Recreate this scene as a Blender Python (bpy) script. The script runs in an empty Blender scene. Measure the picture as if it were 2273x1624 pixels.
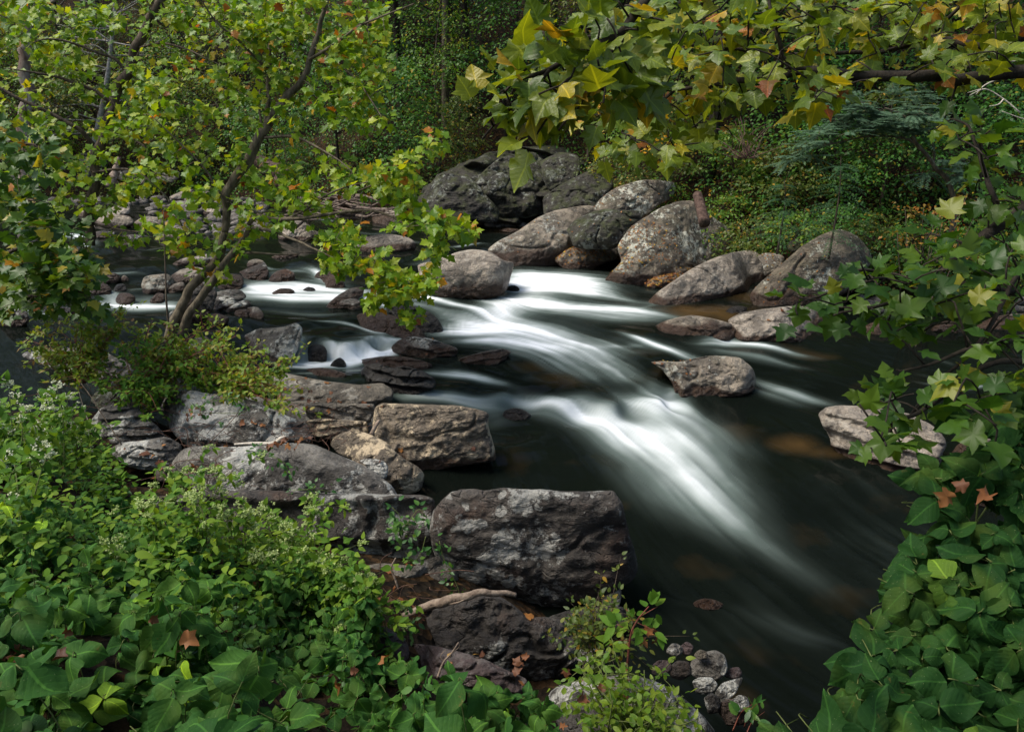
import bpy, math, random
import numpy as np
R = math.radians
rng = np.random.default_rng(7)
random.seed(7)
SC = bpy.context.scene
COL = SC.collection

# ------------------------------------------------------------------ camera
CAMZ = 4.0
FPX, CX, CY = 1768.0, 1136.5, 812.0           # focal length and centre in 2273x1624 measuring pixels
PITCH = math.atan((CY - 250.0) / FPX)          # horizon line sits at row 250
CAM = np.array([0.0, 0.0, CAMZ])
cp, sp = math.cos(PITCH), math.sin(PITCH)
RIGHT = np.array([1.0, 0, 0]); FWD = np.array([0, cp, -sp]); UP = np.array([0, sp, cp])

def ray(x, y):
    x = np.asarray(x, float); y = np.asarray(y, float)
    return ((x - CX) / FPX)[..., None] * RIGHT + (-(y - CY) / FPX)[..., None] * UP + FWD
def D(x, y, d):                                 # point at axis depth d
    return CAM + ray(x, y) * np.asarray(d, float)[..., None]
def Wd(x, y, z):                                # depth at which the ray meets height z
    return (z - CAMZ) / ray(x, y)[..., 2]
def W(x, y, z):
    return D(x, y, Wd(x, y, z))

cam = bpy.data.cameras.new('camera'); cam.sensor_width = 36; cam.lens = FPX / 2273 * 36
cam.clip_end = 500; cam.clip_start = 0.05
co = bpy.data.objects.new('camera', cam); COL.objects.link(co)
co.location = CAM; co.rotation_euler = (math.pi / 2 - PITCH, 0, 0)
SC.camera = co

# ------------------------------------------------------------------ noise
def _hash(ix, iy, iz, s):
    h = (ix * 374761393 + iy * 668265263 + iz * 2147483647 + s * 974634777) & 0xFFFFFFFF
    h = ((h ^ (h >> 13)) * 1274126177) & 0xFFFFFFFF
    h = (h ^ (h >> 16)) & 0xFFFFFF
    return h / float(0xFFFFFF) * 2 - 1
def vnoise(p, s=0):
    p = np.asarray(p, float)
    i = np.floor(p).astype(np.int64); f = p - i
    f = f * f * f * (f * (f * 6 - 15) + 10)
    x, y, z = i[..., 0], i[..., 1], i[..., 2]
    fx, fy, fz = f[..., 0], f[..., 1], f[..., 2]
    def c(a, b, e): return _hash(x + a, y + b, z + e, s)
    x00 = c(0,0,0)*(1-fx)+c(1,0,0)*fx; x10 = c(0,1,0)*(1-fx)+c(1,1,0)*fx
    x01 = c(0,0,1)*(1-fx)+c(1,0,1)*fx; x11 = c(0,1,1)*(1-fx)+c(1,1,1)*fx
    return (x00*(1-fy)+x10*fy)*(1-fz)+(x01*(1-fy)+x11*fy)*fz
def fbm(p, o=4, s=0):
    a, t, r = 1.0, 0.0, 0.0
    for k in range(o):
        r = r + a * vnoise(p * (2.03 ** k) + 11.3 * k, s + k); t += a; a *= 0.5
    return r / t
def sstep(a, b, x):
    t = np.clip((x - a) / (b - a), 0, 1); return t * t * (3 - 2 * t)
def idw(P, V, X, power=3.0):
    num = np.zeros(X.shape[0]); den = np.zeros(X.shape[0])
    for p, v in zip(P, V):
        w = 1.0 / (((X - p) ** 2).sum(1) + 1e-4) ** (power / 2)
        num += w * v; den += w
    return num / den

# ------------------------------------------------------------------ mesh + tagging
def raw_mesh(name, V, F, smooth=False, attrs=None, mat=None):
    """V (n,3); F list of (k,m) int arrays"""
    me = bpy.data.meshes.new(name)
    V = np.ascontiguousarray(V, np.float32)
    me.vertices.add(len(V)); me.vertices.foreach_set('co', V.ravel())
    F = [f for f in F if len(f)]
    loops = np.concatenate([f.ravel() for f in F]).astype(np.int32)
    sizes = np.concatenate([np.full(len(f), f.shape[1], np.int32) for f in F])
    starts = np.concatenate([[0], np.cumsum(sizes)[:-1]]).astype(np.int32)
    me.loops.add(len(loops)); me.loops.foreach_set('vertex_index', loops)
    me.polygons.add(len(sizes)); me.polygons.foreach_set('loop_start', starts)
    try: me.polygons.foreach_set('loop_total', sizes)
    except Exception: pass
    me.polygons.foreach_set('use_smooth', np.full(len(sizes), smooth, bool))
    for k, a in (attrs or {}).items():
        a = np.asarray(a, np.float32)
        if a.ndim == 1:
            at = me.attributes.new(k, 'FLOAT', 'POINT'); at.data.foreach_set('value', a)
        else:
            at = me.attributes.new(k, 'FLOAT_VECTOR', 'POINT'); at.data.foreach_set('vector', a.ravel())
    me.update(calc_edges=True); me.validate()
    if mat: me.materials.append(mat)
    return me
def tag(o, label=None, cat=None, group=None, kind=None):
    if label: o['label'] = label
    if cat: o['category'] = cat
    if group: o['group'] = group
    if kind: o['kind'] = kind
    return o
def thing(name, label, cat, loc, group=None, kind=None):
    o = bpy.data.objects.new(name, None); COL.objects.link(o)
    o.empty_display_size = 0.2
    o.location = tuple(loc); return tag(o, label, cat, group, kind)
def part(name, me, parent=None, loc=None):
    """mesh given in world coordinates; stored relative to the parent's base"""
    o = bpy.data.objects.new(name, me); COL.objects.link(o)
    base = np.array(parent.location if parent else (loc if loc is not None else (0, 0, 0)))
    pp = parent
    while pp is not None and pp.parent is not None:
        pp = pp.parent; base = base + np.array(pp.location)
    if np.any(base):
        n = len(me.vertices); c = np.empty(n * 3, np.float32); me.vertices.foreach_get('co', c)
        c = c.reshape(-1, 3) - base.astype(np.float32); me.vertices.foreach_set('co', c.ravel()); me.update()
    if parent: o.parent = parent
    elif loc is not None: o.location = tuple(loc)
    return o

class MB:
    def __init__(s): s.V = []; s.Q = []; s.T = []; s.n = 0; s.A = {}
    def add(s, V, Q=None, T=None, **attrs):
        V = np.asarray(V, float)
        s.V.append(V)
        if Q is not None and len(Q): s.Q.append(np.asarray(Q, int) + s.n)
        if T is not None and len(T): s.T.append(np.asarray(T, int) + s.n)
        for k, a in attrs.items(): s.A.setdefault(k, []).append(np.asarray(a, float))
        s.n += len(V)
    def tube(s, P, rad, sides=6):
        P = np.asarray(P, float); n = len(P)
        rad = np.broadcast_to(np.asarray(rad, float), (n,)) if np.ndim(rad) == 0 or len(np.atleast_1d(rad)) == n else np.interp(np.linspace(0,1,n), np.linspace(0,1,len(rad)), rad)
        t = np.gradient(P, axis=0); t /= np.linalg.norm(t, axis=1)[:, None] + 1e-9
        ref = np.array([0.3, 0.9, 0.1]) if abs(t[0][2]) > .7 else np.array([0, 0.1, 1.0])
        a = np.cross(t, ref); a /= np.linalg.norm(a, axis=1)[:, None] + 1e-9
        b = np.cross(t, a)
        th = np.arange(sides) * 2 * math.pi / sides
        V = P[:, None] + rad[:, None, None] * (np.cos(th)[None, :, None] * a[:, None] + np.sin(th)[None, :, None] * b[:, None])
        V = V.reshape(-1, 3)
        i = np.arange(n - 1)[:, None] * sides; j = np.arange(sides)[None]; j2 = (j + 1) % sides
        Q = np.stack([i + j, i + j2, i + sides + j2, i + sides + j], -1).reshape(-1, 4)
        caps = []
        V = np.vstack([V, P[0], P[-1]])
        c0, c1 = n * sides, n * sides + 1; k = np.arange(sides); k2 = (k + 1) % sides
        T = np.vstack([np.stack([np.full(sides, c0), k2, k], -1), np.stack([np.full(sides, c1), (n-1)*sides + k, (n-1)*sides + k2], -1)])
        s.add(V, Q, T)
    def mesh(s, name, mat, smooth=True):
        V = np.vstack(s.V); F = []
        if s.Q: F.append(np.vstack(s.Q))
        if s.T: F.append(np.vstack(s.T))
        A = {k: np.concatenate(v) for k, v in s.A.items()}
        return raw_mesh(name, V, F, smooth, A, mat)

def spline(P, n=8):
    P = np.asarray(P, float)
    if len(P) < 3: 
        t = np.linspace(0, 1, n)[:, None]; return P[0] * (1 - t) + P[-1] * t
    Q = np.vstack([2 * P[0] - P[1], P, 2 * P[-1] - P[-2]]); out = []
    for k in range(1, len(Q) - 2):
        t = np.linspace(0, 1, n, endpoint=False)[:, None]
        a, b, c, d = Q[k - 1], Q[k], Q[k + 1], Q[k + 2]
        out.append(.5 * ((2 * b) + (-a + c) * t + (2 * a - 5 * b + 4 * c - d) * t ** 2 + (-a + 3 * b - 3 * c + d) * t ** 3))
    out.append(P[-1:]); return np.vstack(out)
def unit(v):
    return v / (np.linalg.norm(v, axis=-1, keepdims=True) + 1e-9)

# ------------------------------------------------------------------ leaves
def leaf_template(half, mid=None, fan=(0, .35)):
    """half outline from base to tip (x>=0); returns V(n,2) and triangles fanned from a centre"""
    h = np.array(half, float)
    ring = np.vstack([h, (h * [-1, 1])[1:-1][::-1]])
    V = np.vstack([[fan], ring]); n = len(ring)
    k = np.arange(n)
    return V, np.stack([np.zeros(n, int), 1 + k, 1 + (k + 1) % n], -1)
SYC = leaf_template([(0,0),(.12,-.07),(.30,-.04),(.47,.06),(.40,.14),(.34,.22),(.46,.30),(.62,.50),(.46,.50),(.33,.52),(.30,.62),(.22,.74),(.12,.84),(0,1.02)], fan=(0,.33))
SYC_FAR = leaf_template([(0,0),(.28,-.04),(.45,.06),(.31,.24),(.60,.50),(.30,.54),(.2,.76),(0,1.0)], fan=(0,.33))
OVAL = leaf_template([(0,0),(.15,.08),(.27,.28),(.27,.48),(.17,.74),(0,1)], fan=(0,.4))
DIA = (np.array([[0,0],[-.30,.42],[0,.40],[.30,.42],[0,1.0]]), np.array([[0,2,1],[0,3,2],[1,2,4],[2,3,4]]))
def ribbed(rows):
    V = []; T = []
    for (y, w, wl) in rows:
        for a in (-1, -.5, 0, .5, 1):
            V.append((a * (w if a > 0 else wl), y))
    for r in range(len(rows) - 1):
        for c in range(4):
            a = r * 5 + c; T += [(a, a + 1, a + 6), (a, a + 6, a + 5)]
    return np.array(V), np.array(T)
KUD_OVAL = ribbed([(0,.02,.02),(.05,.20,.2),(.16,.38,.38),(.30,.47,.47),(.45,.46,.46),(.60,.38,.38),(.75,.27,.27),(.88,.13,.13),(.95,.05,.05),(1.02,.0,.0)])
KUD_LOBE = ribbed([(0,.02,.02),(.05,.24,.18),(.14,.44,.34),(.25,.52,.42),(.36,.50,.44),(.46,.36,.40),(.60,.33,.34),(.75,.25,.25),(.88,.12,.12),(.95,.05,.05),(1.02,.0,.0)])

def leaves(mb, tpl, pos, tip, nrm, size, rnd, bend=.25, fold=.25, width=1.0, jit=True, curl=0.0):
    """batch of leaves; every array per leaf"""
    V2, T = tpl; n = len(pos)
    if n == 0: return
    size = np.broadcast_to(size, (n,)); width = np.broadcast_to(width, (n,))
    tip = unit(np.asarray(tip, float)); x = unit(np.cross(tip, nrm)); z = np.cross(x, tip)
    bd = bend * (rng.uniform(.2, 1.6, n) if jit else np.ones(n)); fd = fold * (rng.uniform(-.3, 1.5, n) if jit else np.ones(n))
    lx = V2[None, :, 0] * width[:, None]; ly = np.repeat(V2[None, :, 1], n, 0)
    ly = ly * (1 + (rng.uniform(-.1, .1, n)[:, None] if jit else 0))
    skew = rng.normal(0, .12, n)[:, None] if jit else 0
    lxx = lx + skew * ly * ly
    lz = fd[:, None] * np.abs(lx) - bd[:, None] * ly ** 2 * .6
    if curl: lz = lz - curl * rng.uniform(0, 2, n)[:, None] * lx ** 2 * 1.5 + curl * .35 * np.sin(ly * 5 + lx * 6 + rng.uniform(0, 6, n)[:, None])
    P = pos[:, None] + size[:, None, None] * (lxx[..., None] * x[:, None] + ly[..., None] * tip[:, None] + lz[..., None] * z[:, None])
    m = V2.shape[0]
    TT = (T[None] + (np.arange(n) * m)[:, None, None]).reshape(-1, 3)
    uv = np.stack([np.repeat(V2[None, :, 0], n, 0), np.repeat(V2[None, :, 1], n, 0), np.zeros((n, m))], -1).reshape(-1, 3)
    mb.add(P.reshape(-1, 3), None, TT, rnd=np.repeat(rnd, m), leaf=uv)
def rand_dir(n):
    return unit(rng.normal(size=(n, 3)))
# ------------------------------------------------------------------ materials
class NT:
    def __init__(s, name):
        s.m = bpy.data.materials.new(name); s.m.use_nodes = True
        s.t = s.m.node_tree; s.t.nodes.clear()
        s.out = s.t.nodes.new('ShaderNodeOutputMaterial')
    def n(s, typ, ins=None, **kw):
        nd = s.t.nodes.new(typ)
        for k, v in kw.items(): setattr(nd, k, v)
        for k, v in (ins or {}).items():
            if isinstance(v, bpy.types.NodeSocket): s.t.links.new(v, nd.inputs[k])
            else: nd.inputs[k].default_value = v
        return nd
    def link(s, a, b): s.t.links.new(a, b)
    def noise(s, vec, scale, detail=4, rough=.55, dist=0):
        return s.n('ShaderNodeTexNoise', {'Vector': vec, 'Scale': scale, 'Detail': detail, 'Roughness': rough, 'Distortion': dist}).outputs['Fac']
    def ramp(s, fac, stops, interp='LINEAR'):
        nd = s.n('ShaderNodeValToRGB', {'Fac': fac}); cr = nd.color_ramp; cr.interpolation = interp
        while len(cr.elements) < len(stops): cr.elements.new(.5)
        for e, (p, c) in zip(cr.elements, stops):
            e.position = p; e.color = (c, c, c, 1) if np.isscalar(c) else (*c, 1)
        return nd.outputs['Color']
    def mix(s, f, a, b, mode='MIX'):
        nd = s.n('ShaderNodeMix', data_type='RGBA', blend_type=mode)
        for i, v in ((0, f), (6, a), (7, b)):
            if isinstance(v, bpy.types.NodeSocket): s.t.links.new(v, nd.inputs[i])
            elif i == 0: nd.inputs[0].default_value = v
            else: nd.inputs[i].default_value = (*v, 1) if len(v) == 3 else v
        return nd.outputs[2]
    def math(s, op, a, b=0.0, clamp=False):
        nd = s.n('ShaderNodeMath', operation=op, use_clamp=clamp)
        for i, v in ((0, a), (1, b)):
            if isinstance(v, bpy.types.NodeSocket): s.t.links.new(v, nd.inputs[i])
            else: nd.inputs[i].default_value = v
        return nd.outputs[0]
    def attr(s, name, out='Fac'): return s.n('ShaderNodeAttribute', attribute_name=name).outputs[out]
    def pos(s): return s.n('ShaderNodeNewGeometry').outputs['Position']
    def mapping(s, vec, scale=(1,1,1), rot=(0,0,0), loc=(0,0,0)):
        return s.n('ShaderNodeMapping', {'Vector': vec, 'Scale': scale, 'Rotation': rot, 'Location': loc}).outputs[0]

def leaf_mat(name, stops, trans=.35, rough=.45, veins=0.0, spec=.35, tcol=None):
    t = NT(name)
    base = t.ramp(t.attr('rnd'), stops)
    p = t.pos()
    mott = t.noise(p, 30, 3)
    base = t.mix(t.ramp(mott, [(.3, .0), (.75, .35)]), base, t.mix(1.0, base, (1.25, 1.15, .55), 'MULTIPLY'))
    bump = None
    if veins:
        uv = t.n('ShaderNodeSeparateXYZ', {'Vector': t.attr('leaf', 'Vector')})
        ax = t.math('ABSOLUTE', uv.outputs[0])
        mid = t.ramp(ax, [(.0, 1), (.018, .9), (.035, 0)])
        sv = t.math('FRACT', t.math('MULTIPLY', t.math('SUBTRACT', uv.outputs[1], t.math('MULTIPLY', ax, .75)), 7.0))
        sv = t.math('ABSOLUTE', t.math('SUBTRACT', sv, .5))
        side = t.ramp(sv, [(.0, .35), (.035, .2), (.07, 0)])
        v = t.math('MULTIPLY', t.math('MAXIMUM', mid, side), veins)
        base = t.mix(v, base, t.mix(1.0, base, (2.8, 2.4, 2.2), 'MULTIPLY'))
        blot = t.ramp(t.noise(p, 22, 4, .7), [(.66, 0), (.72, .75)]); base = t.mix(blot, base, (.10, .085, .022))
        yel = t.ramp(t.noise(p, 5, 3), [(.5, 0), (.72, .55)]); base = t.mix(yel, base, (.085, .135, .018))
        spots = t.ramp(t.noise(p, 210, 1), [(.74, 0), (.77, .6)])
        base = t.mix(spots, base, (.30, .34, .16))
        bump = t.n('ShaderNodeBump', {'Strength': .35, 'Distance': .009, 'Height': t.math('ADD', t.math('MULTIPLY', sv, .35), t.noise(p, 40, 2))}).outputs[0]
    pr = t.n('ShaderNodeBsdfPrincipled', {'Base Color': base, 'Roughness': rough, 'Specular IOR Level': spec})
    if bump: t.link(bump, pr.inputs['Normal'])
    tr = t.n('ShaderNodeBsdfTranslucent', {'Color': t.mix(1.0, base, tcol or (1.5, 1.35, .5), 'MULTIPLY')})
    mx = t.n('ShaderNodeMixShader', {0: trans}); t.link(pr.outputs[0], mx.inputs[1]); t.link(tr.outputs[0], mx.inputs[2])
    t.link(mx.outputs[0], t.out.inputs[0]); return t.m

def simple_mat(name, c1, c2, scale=8, rough=.8, stretch=(1,1,1), bump=.5, detail=6, c3=None):
    t = NT(name); p = t.mapping(t.pos(), stretch)
    nz = t.noise(p, scale, detail, .6)
    col = t.ramp(nz, [(.35, c1), (.65, c2)] + ([(.78, c3)] if c3 else []))
    b = t.n('ShaderNodeBump', {'Strength': bump, 'Distance': .02, 'Height': t.noise(p, scale * 3, 5)}).outputs[0]
    pr = t.n('ShaderNodeBsdfPrincipled', {'Base Color': col, 'Roughness': rough, 'Specular IOR Level': .2, 'Normal': b})
    t.link(pr.outputs[0], t.out.inputs[0]); return t.m

def rock_mat(name, c1, c2, lichen=(.42,.42,.38), lamt=.5, lscale=7, dark=.5, moss=.0, strata=(.15,.1), grain=1.0, wetcol=(.045,.024,.014), rust=0.0, lamt2=0.0, lthr=0.0):
    t = NT(name); p = t.pos()
    pw = t.n('ShaderNodeVectorMath', {0: p, 1: t.n('ShaderNodeVectorMath', {0: t.n('ShaderNodeTexNoise', {'Vector': p, 'Scale': 3.0, 'Detail': 3}).outputs['Color'], 3: .25}, operation='SCALE').outputs[0]}, operation='ADD').outputs[0]
    big = t.noise(p, 1.6, 6, .6)
    col = t.mix(t.ramp(big, [(.32, 0), (.68, 1)]), c1, c2)
    # bedding layers
    st = t.mapping(pw, (2, 2, 16), (R(14), R(strata[0] * 100), 0))
    stn = t.noise(st, 1.4, 6, .6)
    col = t.mix(t.ramp(stn, [(.35, .55), (.55, 0)]), col, t.mix(1.0, col, (.55, .52, .5), 'MULTIPLY'))
    # dark weathering blotches
    dk = t.noise(p, 2.3, 9, .68, .4)
    col = t.mix(t.math('MULTIPLY', t.ramp(dk, [(.44, 0), (.53, 1)]), dark), col, (.032, .028, .025))
    if rust: 
        col = t.mix(t.math('MULTIPLY', t.ramp(t.noise(p, 1.9, 7, .6), [(.5, 0), (.64, 1)]), rust), col, (.10, .045, .022))
    # fine grain
    fine = t.noise(p, 55, 8, .75)
    col = t.mix(.75 * grain, col, t.mix(1.0, col, t.ramp(fine, [(.3, .4), (.7, 1.55)]), 'MULTIPLY'))
    # lichen: crusts spreading from ragged patches, with round colonies round them
    region = t.noise(p, 1.1, 5, .6)
    patch_ = t.ramp(region, [(.40, 0), (.60, 1)])
    crn = t.math('ADD', t.noise(p, lscale * .55, 10, .74), t.math('MULTIPLY', patch_, .17))
    lf0 = t.ramp(crn, [(.615 + lthr, 0), (.66 + lthr, 1)])
    v = t.n('ShaderNodeTexVoronoi', {'Vector': pw, 'Scale': lscale, 'Randomness': 1.0}, feature='F1')
    crust = t.math('ADD', v.outputs['Distance'], t.math('MULTIPLY', t.noise(p, 30, 5, .7), .4))
    crust = t.math('ADD', crust, t.math('MULTIPLY', t.n('ShaderNodeSeparateColor', {'Color': v.outputs['Color']}).outputs[0], .5))
    crust = t.math('SUBTRACT', crust, t.math('MULTIPLY', patch_, .34))
    lf1 = t.math('MULTIPLY', t.ramp(crust, [(.30, 1), (.35, 0)]), .8)
    v2 = t.n('ShaderNodeTexVoronoi', {'Vector': pw, 'Scale': lscale * 3.1, 'Randomness': 1.0}, feature='F1')
    c2n = t.math('ADD', v2.outputs['Distance'], t.math('MULTIPLY', t.n('ShaderNodeSeparateColor', {'Color': v2.outputs['Color']}).outputs[1], .7))
    lf2 = t.math('MULTIPLY', t.ramp(t.math('SUBTRACT', c2n, t.math('MULTIPLY', patch_, .18)), [(.06, 1), (.12, 0)]), .75)
    lf = t.math('MULTIPLY', t.math('MAXIMUM', lf0, t.math('MAXIMUM', lf1, lf2)), lamt)
    lcol = t.mix(.6, lichen, t.mix(1.0, lichen, t.ramp(t.noise(p, 70, 4, .7), [(.3, .5), (.7, 1.35)]), 'MULTIPLY'))
    col = t.mix(lf, col, lcol)
    nz = t.n('ShaderNodeSeparateXYZ', {'Vector': t.n('ShaderNodeNewGeometry').outputs['Normal']}).outputs[2]
    if moss:
        mf = t.math('MULTIPLY', t.ramp(t.noise(p, 3.2, 8, .7), [(.45, 0), (.6, 1)]), t.math('MULTIPLY', t.ramp(nz, [(.0, .25), (.6, 1)]), moss))
        col = t.mix(mf, col, (.045, .055, .014))
    # water line stain
    wet = t.attr('wet')
    wn = t.math('MULTIPLY', t.math('ADD', wet, t.math('MULTIPLY', t.math('SUBTRACT', t.noise(p, 9, 5), .5), .5)), 1.0)
    wf = t.ramp(wn, [(.25, 0), (.6, 1)])
    wc = t.mix(.25, wetcol, t.mix(1.0, col, (.35, .28, .24), 'MULTIPLY'))
    col = t.mix(wf, col, wc)
    rough = t.math('SUBTRACT', .82, t.math('MULTIPLY', wf, .5))
    h = t.math('ADD', t.math('MULTIPLY', t.noise(p, 7, 9, .65), 1.6), t.math('MULTIPLY', fine, .35))
    h = t.math('ADD', h, t.math('MULTIPLY', stn, strata[1] * 10))
    cr = t.ramp(t.math('ABSOLUTE', t.math('SUBTRACT', t.noise(t.mapping(pw, (1, 1, 2.6)), 2.1, 4, .5), .5)), [(0, 0), (.018, 1)])
    h = t.math('ADD', h, t.math('MULTIPLY', cr, .35))
    h = t.math('ADD', h, t.math('MULTIPLY', lf, .15))
    b = t.n('ShaderNodeBump', {'Strength': 1.0, 'Distance': .06, 'Height': h}).outputs[0]
    pr = t.n('ShaderNodeBsdfPrincipled', {'Base Color': col, 'Roughness': rough, 'Specular IOR Level': .35, 'Normal': b})
    t.link(pr.outputs[0], t.out.inputs[0]); return t.m

ROCK = {
 'pale':  rock_mat('pale_river_stone', (.30,.255,.20), (.42,.365,.295), (.52,.47,.39), .45, 12, .55, strata=(.2,.06), lthr=.05),
 'tan':   rock_mat('tan_lichened_stone', (.19,.155,.115), (.31,.25,.175), (.56,.45,.30), .95, 9, .55, strata=(.1,.12), lthr=-.03),
 'grey':  rock_mat('grey_lichened_stone', (.125,.115,.098), (.26,.245,.215), (.47,.465,.42), 1.0, 7, .7, strata=(.1,.1), lthr=-.03),
 'dark':  rock_mat('dark_weathered_stone', (.050,.044,.038), (.12,.105,.09), (.38,.375,.34), .85, 7, .8, strata=(.1,.1), rust=.35, lthr=.03),
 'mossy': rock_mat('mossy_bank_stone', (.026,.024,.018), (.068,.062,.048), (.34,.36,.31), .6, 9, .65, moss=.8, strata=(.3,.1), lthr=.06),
 'bank':  rock_mat('bank_boulder_stone', (.25,.21,.16), (.37,.315,.245), (.50,.50,.43), .7, 14, .6, moss=.18, strata=(.25,.05), lthr=.05),
 'lichen':rock_mat('speckled_bank_stone', (.13,.105,.078), (.27,.225,.165), (.55,.55,.45), .85, 15, .6, moss=.25, strata=(.25,.05), lthr=.035),
 'wet':   rock_mat('wet_black_stone', (.018,.017,.016), (.05,.045,.04), (.2,.2,.19), .25, 9, .5, strata=(.2,.16), wetcol=(.012,.01,.009)),
 'red':   rock_mat('wet_rust_stone', (.055,.032,.022), (.11,.07,.05), (.3,.27,.23), .3, 10, .5, strata=(.2,.05), rust=.6),
 'ledge': rock_mat('flat_ledge_stone', (.13,.115,.092), (.25,.22,.175), (.40,.38,.33), .5, 8, .5, strata=(.05,.22)),
 'plum':  rock_mat('plum_brown_stone', (.08,.055,.055), (.13,.09,.085), (.3,.28,.26), .25, 12, .4, strata=(.1,.08)),
}
G = lambda r, g, b: (r, g, b)
LEAF = {
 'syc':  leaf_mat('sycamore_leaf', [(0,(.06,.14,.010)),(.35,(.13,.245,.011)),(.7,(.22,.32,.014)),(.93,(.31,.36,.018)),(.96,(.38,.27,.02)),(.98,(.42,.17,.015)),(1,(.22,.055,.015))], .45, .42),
 'sycdk':leaf_mat('shaded_sycamore_leaf', [(0,(.025,.075,.010)),(.5,(.05,.115,.012)),(.85,(.10,.17,.016)),(.94,(.30,.26,.02)),(.97,(.35,.13,.015)),(1,(.18,.05,.015))], .4, .42, tcol=(1.6,1.4,.5)),  # darker copy of the sycamore leaf, shade put into its colour
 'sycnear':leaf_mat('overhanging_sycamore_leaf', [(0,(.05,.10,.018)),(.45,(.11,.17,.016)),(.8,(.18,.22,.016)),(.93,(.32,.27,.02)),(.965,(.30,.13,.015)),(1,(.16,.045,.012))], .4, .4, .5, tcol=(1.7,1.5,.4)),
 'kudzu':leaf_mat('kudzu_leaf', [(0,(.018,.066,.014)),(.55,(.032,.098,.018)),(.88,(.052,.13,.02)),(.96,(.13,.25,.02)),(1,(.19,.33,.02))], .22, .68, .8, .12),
 'kudzudk':leaf_mat('shaded_kudzu_leaf', [(0,(.011,.042,.010)),(.55,(.019,.062,.013)),(.88,(.032,.086,.015)),(.96,(.09,.17,.02)),(1,(.12,.21,.02))], .22, .68, .7, .10),  # kudzu leaf darkened in its colour to stand in for canopy shade
 'weed': leaf_mat('weed_leaf', [(0,(.04,.11,.016)),(.6,(.088,.185,.02)),(1,(.18,.27,.028))], .35, .6, 0.0, .12),
 'shrub':leaf_mat('yellow_green_shrub_leaf', [(0,(.07,.16,.014)),(.5,(.16,.24,.018)),(.85,(.26,.29,.03)),(1,(.20,.09,.03))], .4, .5),
 'deep': leaf_mat('deep_green_leaf', [(0,(.022,.085,.016)),(.6,(.05,.155,.022)),(.93,(.10,.21,.025)),(1,(.30,.24,.02))], .35, .5),
 'mid':  leaf_mat('mid_green_leaf', [(0,(.035,.105,.014)),(.55,(.085,.185,.018)),(.9,(.15,.24,.025)),(1,(.36,.25,.02))], .4, .5),
 'olive':leaf_mat('olive_leaf', [(0,(.045,.08,.016)),(.55,(.085,.13,.022)),(.9,(.15,.17,.03)),(1,(.33,.2,.03))], .4, .5),
 'yellow':leaf_mat('golden_leaf', [(0,(.40,.26,.015)),(.6,(.55,.33,.015)),(1,(.45,.18,.02))], .35, .5, tcol=(1.3,1.2,.5)),
 'rust': leaf_mat('rust_leaf', [(0,(.12,.10,.015)),(.5,(.22,.13,.015)),(1,(.24,.08,.015))], .35, .5, tcol=(1.3,1.1,.5)),
 'mimosa':leaf_mat('grey_green_feather_leaf', [(0,(.045,.095,.055)),(1,(.095,.16,.10))], .3, .5, tcol=(1.1,1.2,1.0)),
 'hem':  leaf_mat('hemlock_needle', [(0,(.02,.06,.028)),(1,(.05,.105,.045))], .2, .5, tcol=(1,1.2,.8)),
 'litter':leaf_mat('fallen_leaf', [(0,(.07,.028,.016)),(.4,(.16,.06,.022)),(.75,(.28,.12,.028)),(1,(.42,.29,.04))], .15, .6, tcol=(1.1,1,.7)),
 'ivy':  leaf_mat('creeper_leaf', [(0,(.02,.08,.018)),(.7,(.045,.13,.022)),(1,(.12,.22,.025))], .3, .42),
 'flower':leaf_mat('white_flower', [(0,(.40,.45,.28)),(1,(.66,.68,.58))], .3, .6, tcol=(1,1,.9)),
 'flowerg':leaf_mat('pale_green_flower', [(0,(.24,.34,.10)),(1,(.42,.50,.22))], .3, .6, tcol=(1,1,.8)),
}
BARK = simple_mat('brown_bark', (.035,.026,.018), (.11,.085,.06), 14, .85, (1,1,.3), .8)
BARKG = simple_mat('grey_green_bark', (.055,.045,.03), (.15,.125,.085), 16, .85, (1,1,.4), .7, c3=(.22,.21,.17))
BARKP = simple_mat('pale_flaking_bark', (.075,.035,.025), (.30,.27,.23), 5, .8, (1,1,.35), .6, c3=(.45,.43,.40))
BARKD = simple_mat('dark_bark', (.012,.010,.008), (.045,.036,.026), 12, .9, (1,1,.3), .8)
DRIFT = simple_mat('driftwood', (.13,.095,.07), (.30,.235,.18), 18, .8, (1,1,1), .6)
DRIFTP = simple_mat('bleached_wood', (.35,.31,.25), (.55,.50,.42), 18, .8, (1,1,1), .5)
DEADW = simple_mat('silver_dead_wood', (.16,.15,.135), (.34,.33,.30), 14, .85, (1,1,1), .5)
STEM = simple_mat('green_stem', (.06,.09,.02), (.14,.16,.05), 20, .6)
STEMR = simple_mat('red_stem', (.13,.035,.025), (.22,.08,.05), 20, .6)
LOGM = simple_mat('log_bark', (.03,.018,.014), (.11,.07,.055), 16, .85, (1,1,1), .9, c3=(.26,.22,.19))
LOGE = simple_mat('log_end', (.02,.014,.01), (.07,.05,.035), 20, .9)
PEBB = rock_mat('river_pebble', (.10,.09,.08), (.26,.23,.20), (.4,.38,.34), .2, 14, .5)

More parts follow.
